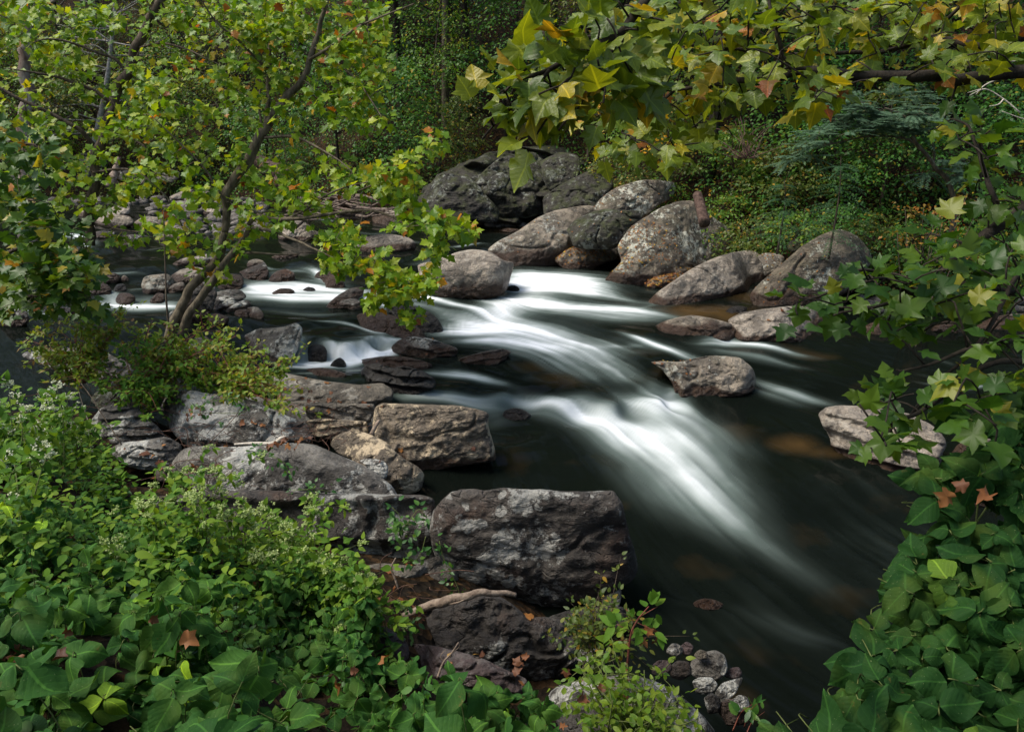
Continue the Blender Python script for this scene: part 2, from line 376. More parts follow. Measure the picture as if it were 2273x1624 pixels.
def ground_mat():
    t = NT('leaf_litter_soil'); p = t.pos()
    n1 = t.noise(p, 6, 8, .7)
    col = t.ramp(n1, [(.3, (.006,.005,.004)), (.55, (.018,.013,.008)), (.75, (.035,.022,.012))])
    v = t.n('ShaderNodeTexVoronoi', {'Vector': p, 'Scale': 14.0})
    lit = t.ramp(t.n('ShaderNodeSeparateColor', {'Color': v.outputs['Color']}).outputs[0], [(.6, 0), (.62, .7)])
    col = t.mix(lit, col, t.ramp(t.n('ShaderNodeSeparateColor', {'Color': v.outputs['Color']}).outputs[1], [(0, (.03,.016,.008)), (1, (.075,.042,.016))]))
    b = t.n('ShaderNodeBump', {'Strength': 1.0, 'Distance': .06, 'Height': t.math('ADD', n1, v.outputs['Distance'])}).outputs[0]
    pr = t.n('ShaderNodeBsdfPrincipled', {'Base Color': col, 'Roughness': .95, 'Specular IOR Level': .1, 'Normal': b})
    t.link(pr.outputs[0], t.out.inputs[0]); return t.m
GROUND = ground_mat()

def water_mat():
    t = NT('flowing_water'); p = t.pos()
    f = t.attr('foam'); bed = t.attr('bed'); stn = t.attr('streak')
    deep = t.mix(t.ramp(bed, [(.1, 0), (.9, 1)]), (.0035,.005,.0038), (.050,.030,.011))
    body = t.ramp(f, [(0, (0,0,0)), (.12, (.020,.026,.023)), (.3, (.088,.112,.102)), (.55, (.31,.35,.34)), (.8, (.66,.69,.70)), (1, (.90,.92,.94))])
    col = t.mix(1.0, body, t.mix(t.ramp(f, [(0, 0), (.4, 1)]), deep, (0,0,0)), 'ADD')
    rough = t.ramp(f, [(0, .10), (.3, .35), (.7, .7)])
    spec = t.ramp(f, [(0, .07), (.6, .08)])
    h = t.math('ADD', t.math('MULTIPLY', stn, .6), t.math('MULTIPLY', t.noise(t.mapping(p, (1, 1.6, 1)), 3.0, 3), .4))
    b = t.n('ShaderNodeBump', {'Strength': .2, 'Distance': .03, 'Height': h}).outputs[0]
    pr = t.n('ShaderNodeBsdfPrincipled', {'Base Color': col, 'Roughness': rough, 'IOR': 1.33, 'Specular IOR Level': spec, 'Normal': b})
    t.link(pr.outputs[0], t.out.inputs[0]); return t.m
WATER = water_mat()
# ------------------------------------------------------------------ water levels (pixel column, pixel row, height)
WP = [(1400,1000,0),(1700,1000,0),(2000,1200,0),(1600,1300,0),(1900,1500,-.02),(1450,1200,0),(1150,1060,0),(2300,1300,0),(1250,1130,0),(2300,1600,-.02),(1700,1620,-.03),(1500,1480,-.02),
 (1850,900,.03),(2050,950,.02),(1700,930,.04),(1600,930,.03),(2300,980,.02),(2000,830,.12),(2250,860,.1),(1820,810,.16),(2150,760,.2),(2300,740,.2),(1950,750,.24),(1650,770,.27),(1720,850,.12),
 (1000,850,.31),(1200,845,.28),(1300,870,.26),(1430,850,.25),(1350,815,.29),(1100,868,.26),(1250,880,.24),(1350,894,.22),(1450,886,.2),(930,860,.32),
 (1150,915,.04),(1300,935,.03),(1400,930,.03),(1500,912,.03),(1120,960,.01),
 (1150,790,.36),(1300,765,.38),(1450,785,.34),(1540,810,.27),(1550,735,.42),(1400,735,.43),(1000,800,.34),
 (1250,690,.52),(1400,680,.5),(1130,715,.46),(1230,612,.68),(1330,618,.66),(1090,672,.60),(1560,680,.5),(1650,655,.5),(1480,640,.55),(1200,650,.6),(1750,670,.48),
 (1040,530,.85),(1150,520,.92),(900,560,.86),(800,600,.82),(700,500,.95),(850,500,.93),(1050,500,.97),(1130,595,.72),(980,650,.70),(1040,680,.62),(1000,735,.42),(1060,740,.41),
 (620,622,.78),(700,660,.69),(850,650,.72),(930,665,.66),(600,660,.68),(770,700,.62),(560,700,.61),(650,715,.61),(760,735,.59),(840,742,.57),(700,745,.58),
 (730,757,.58),(768,761,.58),(800,753,.58),(822,745,.57),(730,748,.585),(775,750,.585),(732,801,.34),(770,804,.34),(808,795,.34),(842,778,.35),(672,756,.57),(672,803,.34),(780,815,.335),(870,790,.34),(690,812,.34),(920,800,.34),(650,815,.34),(960,830,.32),
 (250,680,.64),(350,690,.62),(300,640,.72),(150,610,.86),(300,585,.87),(450,575,.88),(540,600,.84),(500,540,.92),(150,540,.97),(300,500,1.02),(100,470,1.07),(400,440,1.12),(600,480,1.02),(0,470,1.1),(450,720,.6),(-200,460,1.1),(-200,620,.9),(560,790,.4),(0,640,.85),(700,570,.88)]
_wp = np.array([W(x, y, z) for x, y, z in WP]); WXY = _wp[:, :2]; WZ = _wp[:, 2]
def wlevel(X):
    X = np.atleast_2d(X)
    a = idw(WXY, WZ, X[:, :2], 3.2)
    return a
def whit(x, y, z=.4, it=12):
    """where the ray through a pixel meets the water"""
    x = np.atleast_1d(np.asarray(x, float)); y = np.atleast_1d(np.asarray(y, float))
    z = np.full(x.shape, z)
    for _ in range(it):
        P = W(x, y, z); z = .5 * z + .5 * wlevel(P)
    return W(x, y, z)

# far bank line
FB = [(-700,452),(-300,446),(0,440),(450,436),(700,470),(840,478),(1000,484),(1110,486),(1300,520),(1500,575),(1700,610),(1850,645),(2273,672),(2900,680),(3600,680)]
_z = [1.12,1.12,1.12,1.12,1.0,.96,.96,.96,.85,.7,.6,.5,.35,.3,.3]
FBW = np.array([W(x, y, z) for (x, y), z in zip(FB, _z)])
_o = np.argsort(FBW[:, 0]); FBW = FBW[_o]
def bank_d(X):
    yb = np.interp(X[:, 0], FBW[:, 0], FBW[:, 1]); zb = np.interp(X[:, 0], FBW[:, 0], FBW[:, 2])
    return (X[:, 1] - yb) * .88, zb
# near bank: leaf-surface control points (pixel, axis depth)
NB = [(0,1624,2.0),(500,1624,2.1),(1000,1624,2.5),(1300,1624,3.3),(0,1400,2.9),(400,1400,3.2),(800,1450,4.0),(1000,1560,3.5),(1150,1560,4.2),(0,1200,4.2),(400,1200,4.9),(700,1330,5.2),(850,1400,5.0),(0,1000,6),(300,1050,6.8),(600,1150,6.6),(0,880,8.2),(200,900,8.8),(500,960,8.9),
      (-500,1624,1.9),(-500,1200,4.0),(-500,900,7.5),(-300,780,11)]
NBP = np.array([D(x, y, d) for x, y, d in NB]) - [0, 0, .26]
_more = [(0,0,2.45),(-4,0,2.8),(-9,0,3.0),(2.2,1.2,2.0),(4,1.5,1.8),(0,-7,3),(-7,-7,3.2),(7,-7,3.0),(9,3,1.9),(1.35,2.3,1.55),(1.9,2.6,1.35),(3.4,3.4,1.35),(5.5,5,1.3),(8,8,1.3),(1.1,1.4,2.0),(.3,1.0,2.3),(-12,8,1.6),(-14,14,1.2)]
_rocks = [D(x, y, d) - [0, 0, .5] for x, y, d in [(800,1100,7.8),(0,800,11.3),(300,820,11),(600,880,10.2),(1100,1480,5.2),(1400,1560,4.7),(800,960,9.5),(450,1040,8)]]
TXY = np.vstack([NBP[:, :2], np.array(_more)[:, :2], np.array(_rocks)[:, :2], WXY])
TZ = np.concatenate([NBP[:, 2], np.array(_more)[:, 2], np.array(_rocks)[:, 2], WZ - .5])
def theight(X):
    X = np.atleast_2d(X)[:, :2]
    z = idw(TXY, TZ, X, 3.4)
    P3 = np.c_[X, np.zeros(len(X))]
    d, zb = bank_d(X)
    d2 = np.maximum(d, 0)
    hill = zb - .35 + d2 * .42 + np.minimum(d2, 14) * .16 + fbm(P3 * .35, 4, 3) * .9 * sstep(0, 4, d) + fbm(P3 * 1.3, 3, 5) * .25 * sstep(0, 2, d)
    k = sstep(-.6, .8, d)
    z = z * (1 - k) + hill * k
    return z + fbm(P3 * 2.2, 3, 9) * .05

def build_land():
    xs = np.sinh(np.linspace(-3.1, 3.1, 260)) * 4.6
    ys = np.concatenate([np.linspace(-9, 1.5, 22), np.exp(np.linspace(math.log(1.7), math.log(85), 280))])
    X, Y = np.meshgrid(xs, ys); P = np.c_[X.ravel(), Y.ravel()]
    V = np.c_[P, theight(P)]
    nx, ny = len(xs), len(ys)
    i, j = np.meshgrid(np.arange(nx - 1), np.arange(ny - 1)); a = (j * nx + i).ravel()
    o = part('ground', raw_mesh('ground', V, [np.stack([a, a + 1, a + nx + 1, a + nx], -1)], True, None, GROUND))
    tag(o, 'dark leaf covered soil of both stream banks and the wooded slope', 'ground', kind='structure')

# ------------------------------------------------------------------ foam and painted glint strokes: pixel polyline, width (px), strength
FOAM_GLINT = [
 ([(1180,628),(1225,626),(1275,630)],[26,30,24],1.0),
 ([(1140,622),(1200,612),(1262,616),(1312,628)],[20,27,27,18],1.15),([(1150,644),(1220,642),(1300,648)],[14,18,14],.95),([(1300,622),(1345,648),(1400,668)],[16,14,8],.4),
 ([(1062,668),(1120,672),(1190,672),(1270,680),(1350,684),(1430,692),(1500,706)],[12,18,20,18,18,16,10],.85),([(1180,655),(1150,668),(1100,690)],[18,18,14],.8),([(1240,690),(1330,700),(1430,706)],[14,18,14],.38),
 ([(1110,692),(1100,705),(1120,718)],[16,18,18],.9),
 ([(978,744),(1040,738),(1107,726),(1185,734),(1240,756),(1290,780),(1325,800),(1352,826),(1372,850)],[12,18,28,32,33,30,24,17,12],1.1),([(1040,756),(1120,756),(1210,770)],[12,18,18],.75),
 ([(1300,782),(1340,808),(1385,832),(1430,846)],[24,26,20,10],.34),([(1262,768),(1330,770),(1420,766)],[8,8,6],.5),([(1150,780),(1220,800),(1300,840)],[16,20,18],.22),
 ([(862,650),(920,654),(985,668),(1050,684),(1100,700)],[8,9,8,7,8],.8),([(700,640),(790,648),(880,655),(950,668)],[7,8,8,6],.55),([(880,668),(950,680),(1020,700)],[7,9,7],.28),
 ([(985,700),(1010,712),(1040,722)],[5,6,6],.35),
 ([(545,624),(600,638),(680,636),(750,650)],[10,17,16,9],1.0),([(585,628),(618,607),(650,600),(690,604)],[4,6,6,4],.5),([(700,598),(715,615),(735,628)],[8,8,8],.7),
 ([(560,655),(640,664),(740,664),(800,652)],[9,16,16,10],.7),([(600,690),(700,700),(760,695)],[6,8,6],.2),([(760,655),(830,668),(880,690)],[7,8,7],.45),
 ([(690,712),(760,716),(820,734),(862,750)],[2.5,2.5,3,4],.6),
 ([(640,812),(700,812),(770,810)],[10,12,9],.8),([(690,806),(760,806),(815,797),(860,780),(900,768),(925,764)],[8,9,11,12,11,7],.95),([(845,752),(890,754),(925,762)],[6,8,6],.7),
 ([(650,806),(690,814),(730,812)],[8,9,7],.9),([(668,752),(671,775),(672,802)],[8,8,8],.65),([(690,826),(740,836)],[5,5],.5),([(640,832),(690,828)],[4,4],.4),([(768,822),(820,822),(850,812)],[4,4,4],.55),
 ([(872,884),(930,878),(1005,882),(1076,899),(1120,896)],[11,10,9,8,7],.95),([(556,646),(640,652),(735,656)],[20,23,16],.5),([(236,668),(300,680),(375,676)],[14,17,12],.45),([(700,652),(790,660),(870,668)],[10,14,12],.35),([(1076,898),(1162,890),(1240,896),(1299,912),(1377,944),(1440,972),(1490,1010)],[4,6,9,15,22,28,24],.85),
 ([(1130,905),(1220,915),(1310,945),(1400,1000)],[8,14,24,30],.42),
 ([(1090,938),(1115,924)],[8,6],.7),([(960,828),(1040,836),(1110,850)],[9,11,8],.6),([(1020,822),(1080,838)],[5,5],.3),([(1040,890),(1060,886)],[5,4],.5),
 ([(1372,902),(1435,894),(1475,897),(1491,872)],[8,10,10,7],1.1),([(1489,882),(1494,866)],[6,5],.8),
 ([(1430,905),(1475,945),(1515,1000),(1565,1065),(1625,1130),(1690,1185),(1750,1230),(1800,1265)],[34,50,60,60,54,46,40,34],.46),
 ([(1350,925),(1420,965),(1480,1030),(1540,1100),(1600,1160)],[24,42,52,50,36],.27),([(1500,905),(1580,950),(1650,1000)],[18,20,14],.28),
 ([(1440,1060),(1520,1100),(1600,1160)],[30,40,30],.14),([(1600,1150),(1700,1220),(1800,1290),(1870,1350)],[26,26,22,16],.14),
 ([(1690,1215),(1750,1250),(1800,1275)],[5,6,5],.16),([(1760,1240),(1830,1290),(1870,1330)],[4,5,4],.10),
 ([(1540,1340),(1640,1350),(1690,1372)],[5,5,5],.16),([(1660,1360),(1740,1392),(1800,1412),(1850,1420)],[4,7,8,5],.30),([(1480,1340),(1530,1335)],[5,5],.2),
 ([(1552,762),(1620,760),(1690,768),(1780,790)],[7,11,11,7],.68),([(1600,780),(1680,792),(1760,812)],[12,12,8],.25),
 ([(1675,845),(1730,862),(1800,884),(1870,900)],[10,14,12,8],.55),([(1690,870),(1770,895)],[14,12],.2),
 ([(1384,739),(1435,755),(1494,780),(1535,796)],[5,8,9,6],.62),([(1420,750),(1490,772),(1540,790)],[8,10,8],.3),
 ([(1400,690),(1450,676),(1500,670)],[5,5,3],.4),([(1470,650),(1540,645)],[3,3],.3),
 ([(620,482),(720,488),(800,500)],[4,6,4],.35),([(1018,548),(1060,540)],[4,3],.6),([(930,586),(985,570)],[5,4],.35),([(880,530),(940,540)],[4,4],.2),
 ([(115,530),(150,520),(190,540),(170,560)],[6,8,8,6],.8),([(0,470),(60,468)],[3,3],.45),([(230,438),(300,434)],[3,3],.35),([(60,580),(120,600)],[3,3],.3),
 ([(250,676),(310,682),(370,680)],[10,14,10],.65),([(290,644),(330,640)],[6,6],.45),([(320,662),(370,655)],[6,5],.3),([(60,700),(90,682)],[5,5],.3),([(440,735),(520,742)],[4,4],.22),([(500,690),(580,700)],[4,4],.2),([(470,668),(540,672)],[4,4],.28),
 ([(20,560),(80,572),(140,566)],[3,4,3],.4),([(180,600),(240,608),(300,604)],[3,4,3],.35),([(215,640),(250,650),(262,664)],[5,6,6],.55),([(330,665),(365,672),(400,690)],[5,6,5],.45),([(500,650),(530,662),(560,668)],[4,5,5],.4),([(120,640),(170,650),(215,648)],[4,5,4],.4),([(20,660),(60,690),(120,700)],[6,7,5],.45),([(440,560),(500,566),(560,560)],[3,4,3],.25),([(560,585),(600,598)],[4,5],.5),([(330,556),(380,548)],[3,3],.25),([(470,520),(540,512)],[3,3],.3),([(760,510),(830,520),(880,512)],[3,4,3],.25),
 ([(2080,838),(2120,846)],[4,3],.4),([(2085,856),(2140,862),(2180,856)],[5,6,4],.55),([(2090,800),(2110,806)],[4,3],.4),  # sparkling reflections on the far right water, painted as white strokes
]
for _i in range(17):     # strands of the little waterfall
    _u = _i / 16; _lx = np.interp(_u, [0,.35,.7,1], [724,765,800,824]); _ly = np.interp(_u, [0,.35,.7,1], [757,762,754,744]); _bx = np.interp(_u, [0,.35,.7,1], [722,764,806,842]); _by = np.interp(_u, [0,.35,.7,1], [802,803,793,776])
    FOAM_GLINT.append(([(_lx, _ly), (_bx, _by)], [1.5 + .5 * (_i % 3), 2.4], .55 + .4 * ((_i * 7) % 5) / 4))
for _x, _t, _b in ((985,722,738),(996,722,740),(1004,721,741),(1015,720,741),(1026,718,740)): FOAM_GLINT.append(([(_x, _t), (_x - 1, _b)], [1.6, 2.6], .7))
BED = [(1560,690,90,14,.9),(1690,660,60,10,.7),(1760,985,60,22,.75),(1830,1000,50,14,.5),(1640,960,80,20,.35),(1560,975,60,14,.25),(1250,840,70,22,.35),(1180,815,60,16,.3),(1800,790,80,12,.3),(1640,1560,60,50,.35),(1110,510,50,6,.6),(700,530,60,8,.3),(640,735,60,12,.35),(1150,1040,30,30,.2),(1500,830,60,18,.3)]

def build_water():
    nt, nl = 660, 640
    ts = np.linspace(-.98, .98, nt); ls = np.linspace(math.log(3.3), math.log(40), nl)
    Tm, Lm = np.meshgrid(ts, ls); Y = np.exp(Lm); X = Tm * Y
    P = np.c_[X.ravel(), Y.ravel()]
    Z = wlevel(P)
    # soften
    Zg = Z.reshape(nl, nt)
    for _ in range(2):
        Zg[1:-1, 1:-1] = (Zg[1:-1, 1:-1] * 2 + Zg[:-2, 1:-1] + Zg[2:, 1:-1] + Zg[1:-1, :-2] + Zg[1:-1, 2:]) / 6
    Z = Zg.ravel()
    foam = np.zeros(len(P)); flow = np.zeros((len(P), 2)); fw = np.full(len(P), 1e-6)
    inv = np.zeros(len(P))
    for line, wid, s in FOAM_GLINT:
        px = np.array(line, float)
        q = spline(np.c_[px, np.interp(np.linspace(0,1,len(px)), np.linspace(0,1,len(wid)), wid)], 5) if len(px) > 2 else spline(np.c_[px, np.array(wid[:len(px)], float)], 6)
        w = whit(q[:, 0], q[:, 1])
        dep = (w - CAM) @ FWD
        rad = np.maximum(q[:, 2], 1) * dep / FPX * 1.75
        best = np.zeros(len(P)); 
        lo = w[:, :2].min(0) - rad.max() * 6; hi = w[:, :2].max(0) + rad.max() * 6
        sel = np.where((P > lo).all(1) & (P < hi).all(1))[0]
        if not len(sel): continue
        ps = P[sel]; bb = np.zeros(len(sel)); fl = np.zeros((len(sel), 2)); ws = np.zeros(len(sel))
        for k in range(len(w) - 1):
            a, b = w[k, :2], w[k + 1, :2]; ab = b - a; L2 = ab @ ab + 1e-9
            t = np.clip(((ps - a) @ ab) / L2, 0, 1)
            dv = ps - a - t[:, None] * ab; d2 = (dv ** 2).sum(1)
            r = rad[k] * (1 - t) + rad[k + 1] * t
            u = (k + t) / (len(w) - 1)
            end = sstep(-.05, .16, u) * (1 - .93 * sstep(.12, .95, u)) if len(w) > 33 else (sstep(-.05, .22, u) * (1 - .7 * sstep(.65, 1.02, u)) if len(w) > 12 else 1.0)
            g = np.exp(-(d2 / (r * r)) ** .72) * end
            better = g > bb; bb = np.where(better, g, bb)
            gw = np.exp(-d2 / (r * r * 5)) * (s + .1); fl += gw[:, None] * (ab / math.sqrt(L2)); ws += gw
        foam[sel] = 1 - (1 - np.clip(foam[sel], 0, 1)) * (1 - np.clip(bb * s, 0, 1)); flow[sel] += fl; fw[sel] += ws
    # default drift: from upper left to lower right
    base = np.array([.62, -.78]); flow += base * .05; fl = unit(flow)
    # streaks: noise smeared along the flow (line integral) on the grid
    dL = ls[1] - ls[0]; dT = ts[1] - ts[0]
    vt = (fl[:, 0] - P[:, 0] / P[:, 1] * fl[:, 1]) / P[:, 1] / dT; vl = fl[:, 1] / P[:, 1] / dL
    vt = vt.reshape(nl, nt); vl = vl.reshape(nl, nt)
    for _ in range(8):
        for A in (vt, vl):
            A[1:-1, 1:-1] = (A[1:-1, 1:-1] + A[:-2, 1:-1] + A[2:, 1:-1] + A[1:-1, :-2] + A[1:-1, 2:]) / 5
    P3 = np.c_[P, np.zeros(len(P))]
    n0 = (.55 * vnoise(P3 * 9, 31) + .6 * vnoise(P3 * 19, 32) + .6 * vnoise(P3 * 38, 33)).reshape(nl, nt)
    jj, ii = np.meshgrid(np.arange(nt, dtype=float), np.arange(nl, dtype=float))
    acc = n0.copy(); cnt = 1.0
    def samp(A, i, j):
        i = np.clip(i, 0, nl - 1.001); j = np.clip(j, 0, nt - 1.001); a = i.astype(int); b = j.astype(int); fi = i - a; fj = j - b
        return (A[a, b] * (1 - fj) + A[a, b + 1] * fj) * (1 - fi) + (A[a + 1, b] * (1 - fj) + A[a + 1, b + 1] * fj) * fi
    facc = foam.reshape(nl, nt).copy(); f0 = facc.copy()
    for sgn in (1, -1):
        i, j = ii.copy(), jj.copy()
        for k in range(26):
            a = samp(vl, i, j) * sgn * .035; b = samp(vt, i, j) * sgn * .035
            i = i + a; j = j + b
            acc += samp(n0, i, j); cnt += 1
            if k < 12: facc += samp(f0, i, j)
    streak = acc / cnt; streak = streak / (streak.std() + 1e-6)
    f = (facc / 25).ravel(); f = .75 * f + .25 * foam
    st = streak.ravel()
    f = np.clip(f * (1 + .13 * st * (1 - .8 * f)), 0, 1)
    nearw = np.tile(sstep(12.6, 10.0, np.exp(ls))[:, None], (1, nt)).ravel(); f = np.clip(f * (1.12 + .05 * nearw) - .015 - .06 * nearw, 0, 1)
    fg = f.reshape(nl, nt); soft = sstep(11.2, 9.2, np.exp(ls))[:, None]
    for _ in range(22):
        bl = fg.copy(); bl[1:-1, 1:-1] = (fg[1:-1, 1:-1] + fg[:-2, 1:-1] + fg[2:, 1:-1] + fg[1:-1, :-2] + fg[1:-1, 2:]) / 5
        fg = fg * (1 - soft) + bl * soft
    f = np.clip(fg.ravel() * (1 + .10 * st), 0, 1)
    # quiet drift lines on the dark water
    drift = np.clip(fbm(P3 * [.5, .5, 1], 3, 77) - .05, 0, 1) * .06
    f = np.clip(f + drift * np.clip(st * .6 + .4, 0, 2), 0, 1)
    bed = np.zeros(len(P))
    for x, y, rx, ry, s in BED:
        c = whit(x, y)[0]; e = whit(x + rx, y)[0]; h = whit(x, y - ry)[0]
        ax = np.linalg.norm(e - c); ay = np.linalg.norm(h - c)
        d2 = ((P - c[:2]) / [ax, ay]); bed = np.maximum(bed, s * np.exp(-(d2 ** 2).sum(1)))
    bed = np.clip(bed * (1 + .7 * fbm(P3 * 2.5, 4, 41)) + np.clip(fbm(P3 * 1.7, 4, 55) - .12, 0, 1) * .35, 0, 1)
    Z = Z + st * .006 * (.4 + f) + fbm(P3 * 1.1, 3, 14) * .018
    V = np.c_[P, Z]
    i, j = np.meshgrid(np.arange(nt - 1), np.arange(nl - 1)); a = (j * nt + i).ravel()
    o = part('water', raw_mesh('water', V, [np.stack([a, a + 1, a + nt + 1, a + nt], -1)], True, {'foam': f, 'bed': bed, 'streak': st * .15 + .5}, WATER))
    tag(o, 'dark mountain stream with silky white rapids between the boulders', 'stream', kind='structure')
# ------------------------------------------------------------------ rocks
REG = {'A':(0,0,.4),'B':(682,0,.4),'C':(1364,0,.4),'D':(0,454.6,.4),'E':(682,454.6,.4),'F':(1364,454.6,.4),'G':(0,974.7,.4),'H':(682,974.7,.4),'I':(1364,974.7,.4),'K':(136.4,818.3,.44)}
def resample(P, n):
    Q = np.vstack([P, P[:1]]); s = np.concatenate([[0], np.cumsum(np.linalg.norm(np.diff(Q, axis=0), axis=1))])
    t = np.linspace(0, s[-1], n, endpoint=False)
    return np.c_[np.interp(t, s, Q[:, 0]), np.interp(t, s, Q[:, 1])]
def chaikin(P, k=1, c=.2):
    for _ in range(k):
        N = np.roll(P, -1, 0); P = np.stack([P * (1 - c) + N * c, P * c + N * (1 - c)], 1).reshape(-1, 2)
    return P
ROCKS_BUILT = []
def rock(label, reg, pts, mat='pale', d=None, rnd=None, round_=.5, thick=.8, wet=.16, rough=1.0, ridge=.42, top=68, front=18, az=None, strat=.0, group=None, skirt=.12, name='boulder', cat='rock', faces=None, seed=None):
    ox, oy, k = REG[reg]
    P = np.array(pts, float) * k + [ox, oy]
    seed = abs(hash(label)) % 9973 if seed is None else seed
    seed = sum((i + 1) * ord(c) for i, c in enumerate(label)) % 9973
    rg = np.random.default_rng(seed)
    if np.sum(P[:, 0] * np.roll(P[:, 1], -1) - np.roll(P[:, 0], -1) * P[:, 1]) < 0: P = P[::-1]
    x0, y0 = P.min(0); x1, y1 = P.max(0); w, h = x1 - x0, y1 - y0
    # lower edge of the outline, used for the water line / base line
    xs = np.linspace(x0 + .08 * w, x1 - .08 * w, 15); low = []
    E = resample(P, 240)
    for x in xs:
        m = np.abs(E[:, 0] - x) < w * .05; low.append(E[m, 1].max() if m.any() else y1)
    low = np.array(low)
    on_water = d is None
    if on_water:
        L = whit(xs, low); 
    else:
        dd = np.broadcast_to(np.asarray(d, float), (2,)) if np.ndim(d) else np.array([d, d], float)
        L = D(xs, low, np.interp(xs, [x0, x1], dd))
    size = w / FPX * ((L - CAM) @ FWD).mean()
    # base line fitted in plan -> azimuth of the front face
    A = np.c_[L[:, 0], np.ones(len(L))]; sl = np.linalg.lstsq(A, L[:, 1], rcond=None)[0][0]
    sl = np.clip(sl, -.55, .55)
    if az is None: az = math.degrees(math.atan2(sl, 1)) if on_water else (math.degrees(math.atan2(sl, 1)) + rg.uniform(-14, 14))
    fx = np.array([math.sin(R(az)), -math.cos(R(az)), 0])   # pointing to the viewer
    def nrm(a, e):
        v = np.array([math.sin(R(az + a)), -math.cos(R(az + a)), 0]) * math.cos(R(e)); v[2] = math.sin(R(e)); return v
    k0 = np.argmin((L * -fx).sum(1)) if False else len(L) // 2
    planes = []
    base = L[low >= np.percentile(low, 55)].mean(0) if on_water else L.mean(0)
    if on_water: base = base + fx * .06 * size
    f_el = front + rg.uniform(-6, 8)
    planes.append((nrm(0, f_el), base))
    def depth(px):
        r = ray(px[:, 0], px[:, 1]); ds = []
        for n, p in planes:
            ds.append(((p - CAM) @ n) / np.minimum(r @ n, -.04))
        ds = np.array(ds); s = max(.008, .04 * size * (round_ + .10))
        m = ds.max(0); return m + s * np.log(np.exp((ds - m) / s).sum(0))
    def add(px, a, e):
        n = nrm(a, e); r = ray(px[0], px[1])
        if r @ n > -.05: return
        p = CAM + r * depth(np.array([px], float))[0]; planes.append((n, p))
    if faces is None:
        add((x0 + w * rg.uniform(.4, .6), y0 + h * (ridge + rg.uniform(-.06, .06))), rg.uniform(-15, 15), top + rg.uniform(-8, 6))
        add((x0 + w * rg.uniform(.18, .3), y0 + h * .6), -rg.uniform(38, 60), rg.uniform(12, 38))
        add((x0 + w * rg.uniform(.7, .82), y0 + h * .6), rg.uniform(38, 60), rg.uniform(12, 38))
        add((x0 + w * rg.uniform(.3, .45), y0 + h * (ridge + .22)), rg.uniform(-40, -10), rg.uniform(35, 58))
        add((x0 + w * rg.uniform(.55, .7), y0 + h * (ridge + .18)), rg.uniform(10, 40), rg.uniform(35, 58))
        add((x0 + w * rg.uniform(.35, .65), y0 + h * (ridge + .40)), rg.uniform(-14, 14), rg.uniform(-18, 8))
        add((x0 + w * rg.uniform(.35, .65), y0 + h * rg.uniform(.12, .3)), rg.uniform(-30, 30), rg.uniform(55, 75))
        for _ in range(6):
            u_, v_ = rg.uniform(.1, .9), rg.uniform(.1, .85); add((x0 + w * u_, y0 + h * v_), (u_ - .5) * 120 + rg.uniform(-16, 16), 72 - 62 * v_ + rg.uniform(-12, 12))
    else:
        for (fxp, fyp, a, e) in faces: add((x0 + w * fxp, y0 + h * fyp), a, e)
    # outline: soften, carry it below the base, roughen
    per = np.linalg.norm(np.diff(np.vstack([P, P[:1]]), axis=0), axis=1).sum()
    N = int(np.clip(per / 3.0, 40, 330)); nr = int(np.clip(N / 4.2, 9, 70)); nb = 6
    lin = resample(P, N); L4 = np.vstack([P[-2:], P, P[:2]]); cr = spline(L4, 8)[16:-16]; cr = resample(cr, N)
    sh = np.argmin(((cr - lin[0]) ** 2).sum(1)); cr = np.roll(cr, -sh, 0); O = lin * (.75 - .6 * round_) + cr * (.25 + .6 * round_)
    for _ in range(2): O = (np.roll(O, 1, 0) + O * 2 + np.roll(O, -1, 0)) / 4
    # skirt: push lower edge down
    cx, cy = (x0 + x1) / 2, (y0 + y1) / 2
    lowy = np.interp(O[:, 0], xs, low); near = np.exp(-((O[:, 1] - lowy) / (h * .16)) ** 2) * (O[:, 1] > cy)
    O[:, 1] += near * skirt * h
    c = O.mean(0)
    an = np.arange(N) * 2 * math.pi / N
    pj = np.c_[np.cos(an) * 2.6, np.sin(an) * 2.6, np.full(N, seed * .37)]
    jit = fbm(pj, 2, 4) * .012 + .006 + fbm(np.c_[O / 16, np.full(N, seed)], 5, 8) * .020 * rough
    O = c + (O - c) * (1 + jit[:, None])
    rr = np.concatenate([np.linspace(0, 1, nr + 1)[1:] ** .85])
    px = c + (O[None] - c) * rr[:, None, None]                    # (nr,N,2)
    F = depth(px.reshape(-1, 2)).reshape(nr, N)
    Fc = depth(c[None])[0]
    med = np.median(F); cap = size * .7
    lim = lambda v: med + cap * np.tanh((v - med) / cap)
    F, Fc = lim(F), lim(Fc)
    p = 2.6 + (1 - round_) * 9
    prof = lambda r: (np.clip(1 - r ** p, 0, 1)) ** (1 / min(p, 2.4))
    drop = size * (.03 + .13 * round_)
    F2 = F + drop * (1 - prof(rr))[:, None]
    rim = F2[-1]
    Vf = D(px[..., 0], px[..., 1], F2)
    # relief along the view ray
    q = Vf / size; ax = unit(np.array([.25 * rg.uniform(-1, 1), .2, 1.0]))
    rel = fbm(q * 2.2 + seed, 4, seed) * .045 + fbm(q * 7 + seed, 4, seed + 5) * .038 + fbm(q * 19 + seed, 3, seed + 6) * .020 + np.abs(fbm(q * 5 - seed, 3, seed + 2)) * .05 - np.abs(fbm(q * 1.7 + seed * 2, 3, seed + 9)) * .06
    rel = rel - .035 * np.exp(-(fbm(q * 1.5 - seed, 3, seed + 19) / .035) ** 2)     # cracks
    if strat:
        bc = (q @ ax) * 8 + fbm(q * 1.5, 3, seed + 3) * .7; saw = bc - np.floor(bc)
        rel = rel + strat * .10 * (sstep(.0, .25, saw) - saw)
